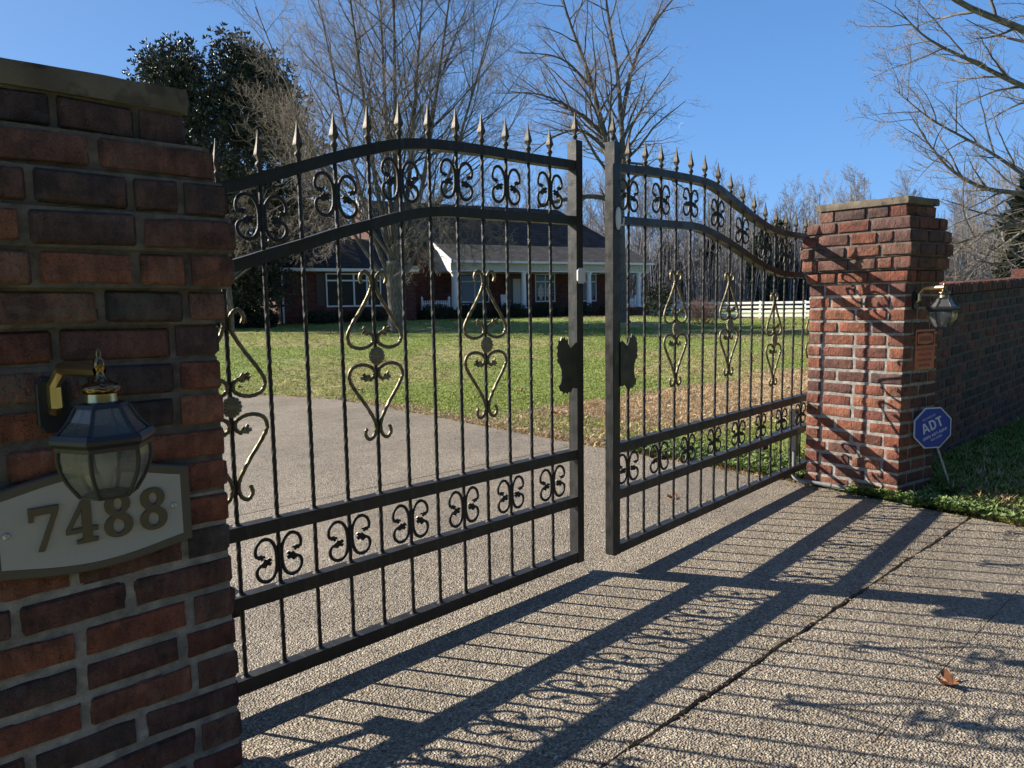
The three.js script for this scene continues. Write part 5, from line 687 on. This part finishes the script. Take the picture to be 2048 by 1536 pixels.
{ // crumbs of leaf, grit and straw blown onto the concrete
  const f = rng(222), cr = new Acc(), g = rng(14); for (let k = 0; k < 2; k++) { const a = g() * 6.283, d = V3(Math.cos(a), 0.2, Math.sin(a)).normalize(); cr.leaf(V3((g() - 0.5) * 0.01, 0.002, (g() - 0.5) * 0.01), d, 0.006, 0.012, V3(0.2, 1, 0.1).normalize(), 0.4); }
  const list = []; const add = (x, z, s) => { if (!onDrive(x, z, -0.02)) return; const q = 0.5 + 0.8 * f(); list.push([x, 0.002, z, f() * 6.28, s, s, 0, 0, f() < 0.6 ? [0.20 * q, 0.13 * q, 0.07 * q] : [0.30 * q, 0.25 * q, 0.18 * q]]); };
  for (let i = 0; i < 520; i++) add(-0.5 + 5.4 * f(), -1.25 + 0.12 * (f() - 0.5) * (0.3 + f()), 0.5 + 0.8 * f()); for (let i = 0; i < 420; i++) add(4.9 - 0.6 * f() * f(), 1 - 9 * f(), 0.6 + 1.0 * f()); for (let i = 0; i < 260; i++) add(5 * f(), 0.5 - 10 * f(), 0.5 + 0.9 * f()); for (let i = 0; i < 160; i++) add(4.97 - 0.25 * f() * f(), -2.4 + 0.9 * f(), 0.6 + 0.8 * f());
  inst('driveway_debris', flat(cr.geo()), M.grass, list, 'brown leaf crumbs and grit scattered along the driveway joints and edge', 'debris');
}
function deadLeaf(label, x, y, z, s, turn, seed, group) { // a curled oak leaf with lobes
  const f = rng(seed), pts = []; for (let i = 0; i <= 22; i++) { const t = i / 22, w = Math.sin(t * Math.PI) * (0.5 + 0.22 * Math.cos(t * 24)); pts.push([t - 0.5, w * 0.5 + 0.02]); } for (let i = 21; i > 0; i--) { const t = i / 22, w = Math.sin(t * Math.PI) * (0.5 + 0.22 * Math.cos(t * 24 + 0.7)); pts.push([t - 0.5, -w * 0.5 - 0.02]); }
  const g = extr(shapeOf(pts), 0.012), p = g.attributes.position; const c1 = 0.5 + 0.5 * f(), c2 = 0.8 + 0.6 * f(); for (let i = 0; i < p.count; i++) { const X = p.getX(i), Y = p.getY(i); p.setXYZ(i, X, 0.10 + p.getZ(i) + c1 * X * X * 0.9 + c2 * Y * Y * 1.2 + 0.10 * Math.sin(X * 9 + Y * 5 + seed), -Y); } g.computeBoundingBox(); g.translate(0, -g.boundingBox.min.y, 0); g.scale(s, s, s); g.computeVertexNormals(); const o = mesh('fallen_leaf', boxUV(g), M.leafBrown); o.position.set(x, y, z); o.rotation.y = turn; return tag(o, label, 'leaf', group);
}
deadLeaf('curled orange-brown fallen leaf lying among the gate shadows at lower right', 2.66, 0.0, -0.72, 0.10, 0.4, 4); deadLeaf('small orange-brown fallen leaf on the driveway behind the farther gate leaf', 4.02, 0.0, -2.78, 0.11, 1.2, 8);
{ const f = rng(606); for (let i = 0; i < 26; i++) { const d = 8 + 14 * f(), l = d * (f() * 0.75 - 0.38), x = 0.678 * d + 0.735 * l, z = -0.735 * d + 0.678 * l; if (onDrive(x, z, 0.2)) continue; deadLeaf('brown fallen oak leaf lying on the green lawn', x, gh(x, z) + 0.02, z, 0.13 + 0.05 * f(), f() * 6.28, 50 + i, 'brown leaves scattered on the lawn'); } }

{ // faint daytime crescent moon, far off
  const s = new THREE.Shape(); s.absarc(0, 0, 1, Math.PI * 0.5, Math.PI * 1.5, false); s.quadraticCurveTo(-1.15, 0, 0, 1); const g = extr(s, 0.05); g.scale(4.6, 4.6, 4.6); const o = mesh('moon', boxUV(g), mat([0, 0, 0], { emissive: new THREE.Color().setRGB(0.125, 0.255, 0.475), roughness: 1 })); o.position.set(727.7, 203.0, -493.8); o.lookAt(0, 1.3, 0); o.rotateZ(-0.5); o.castShadow = false; tag(o, 'faint white crescent moon in the blue sky right of centre', 'moon');
}

renderer.render(scene, camera);
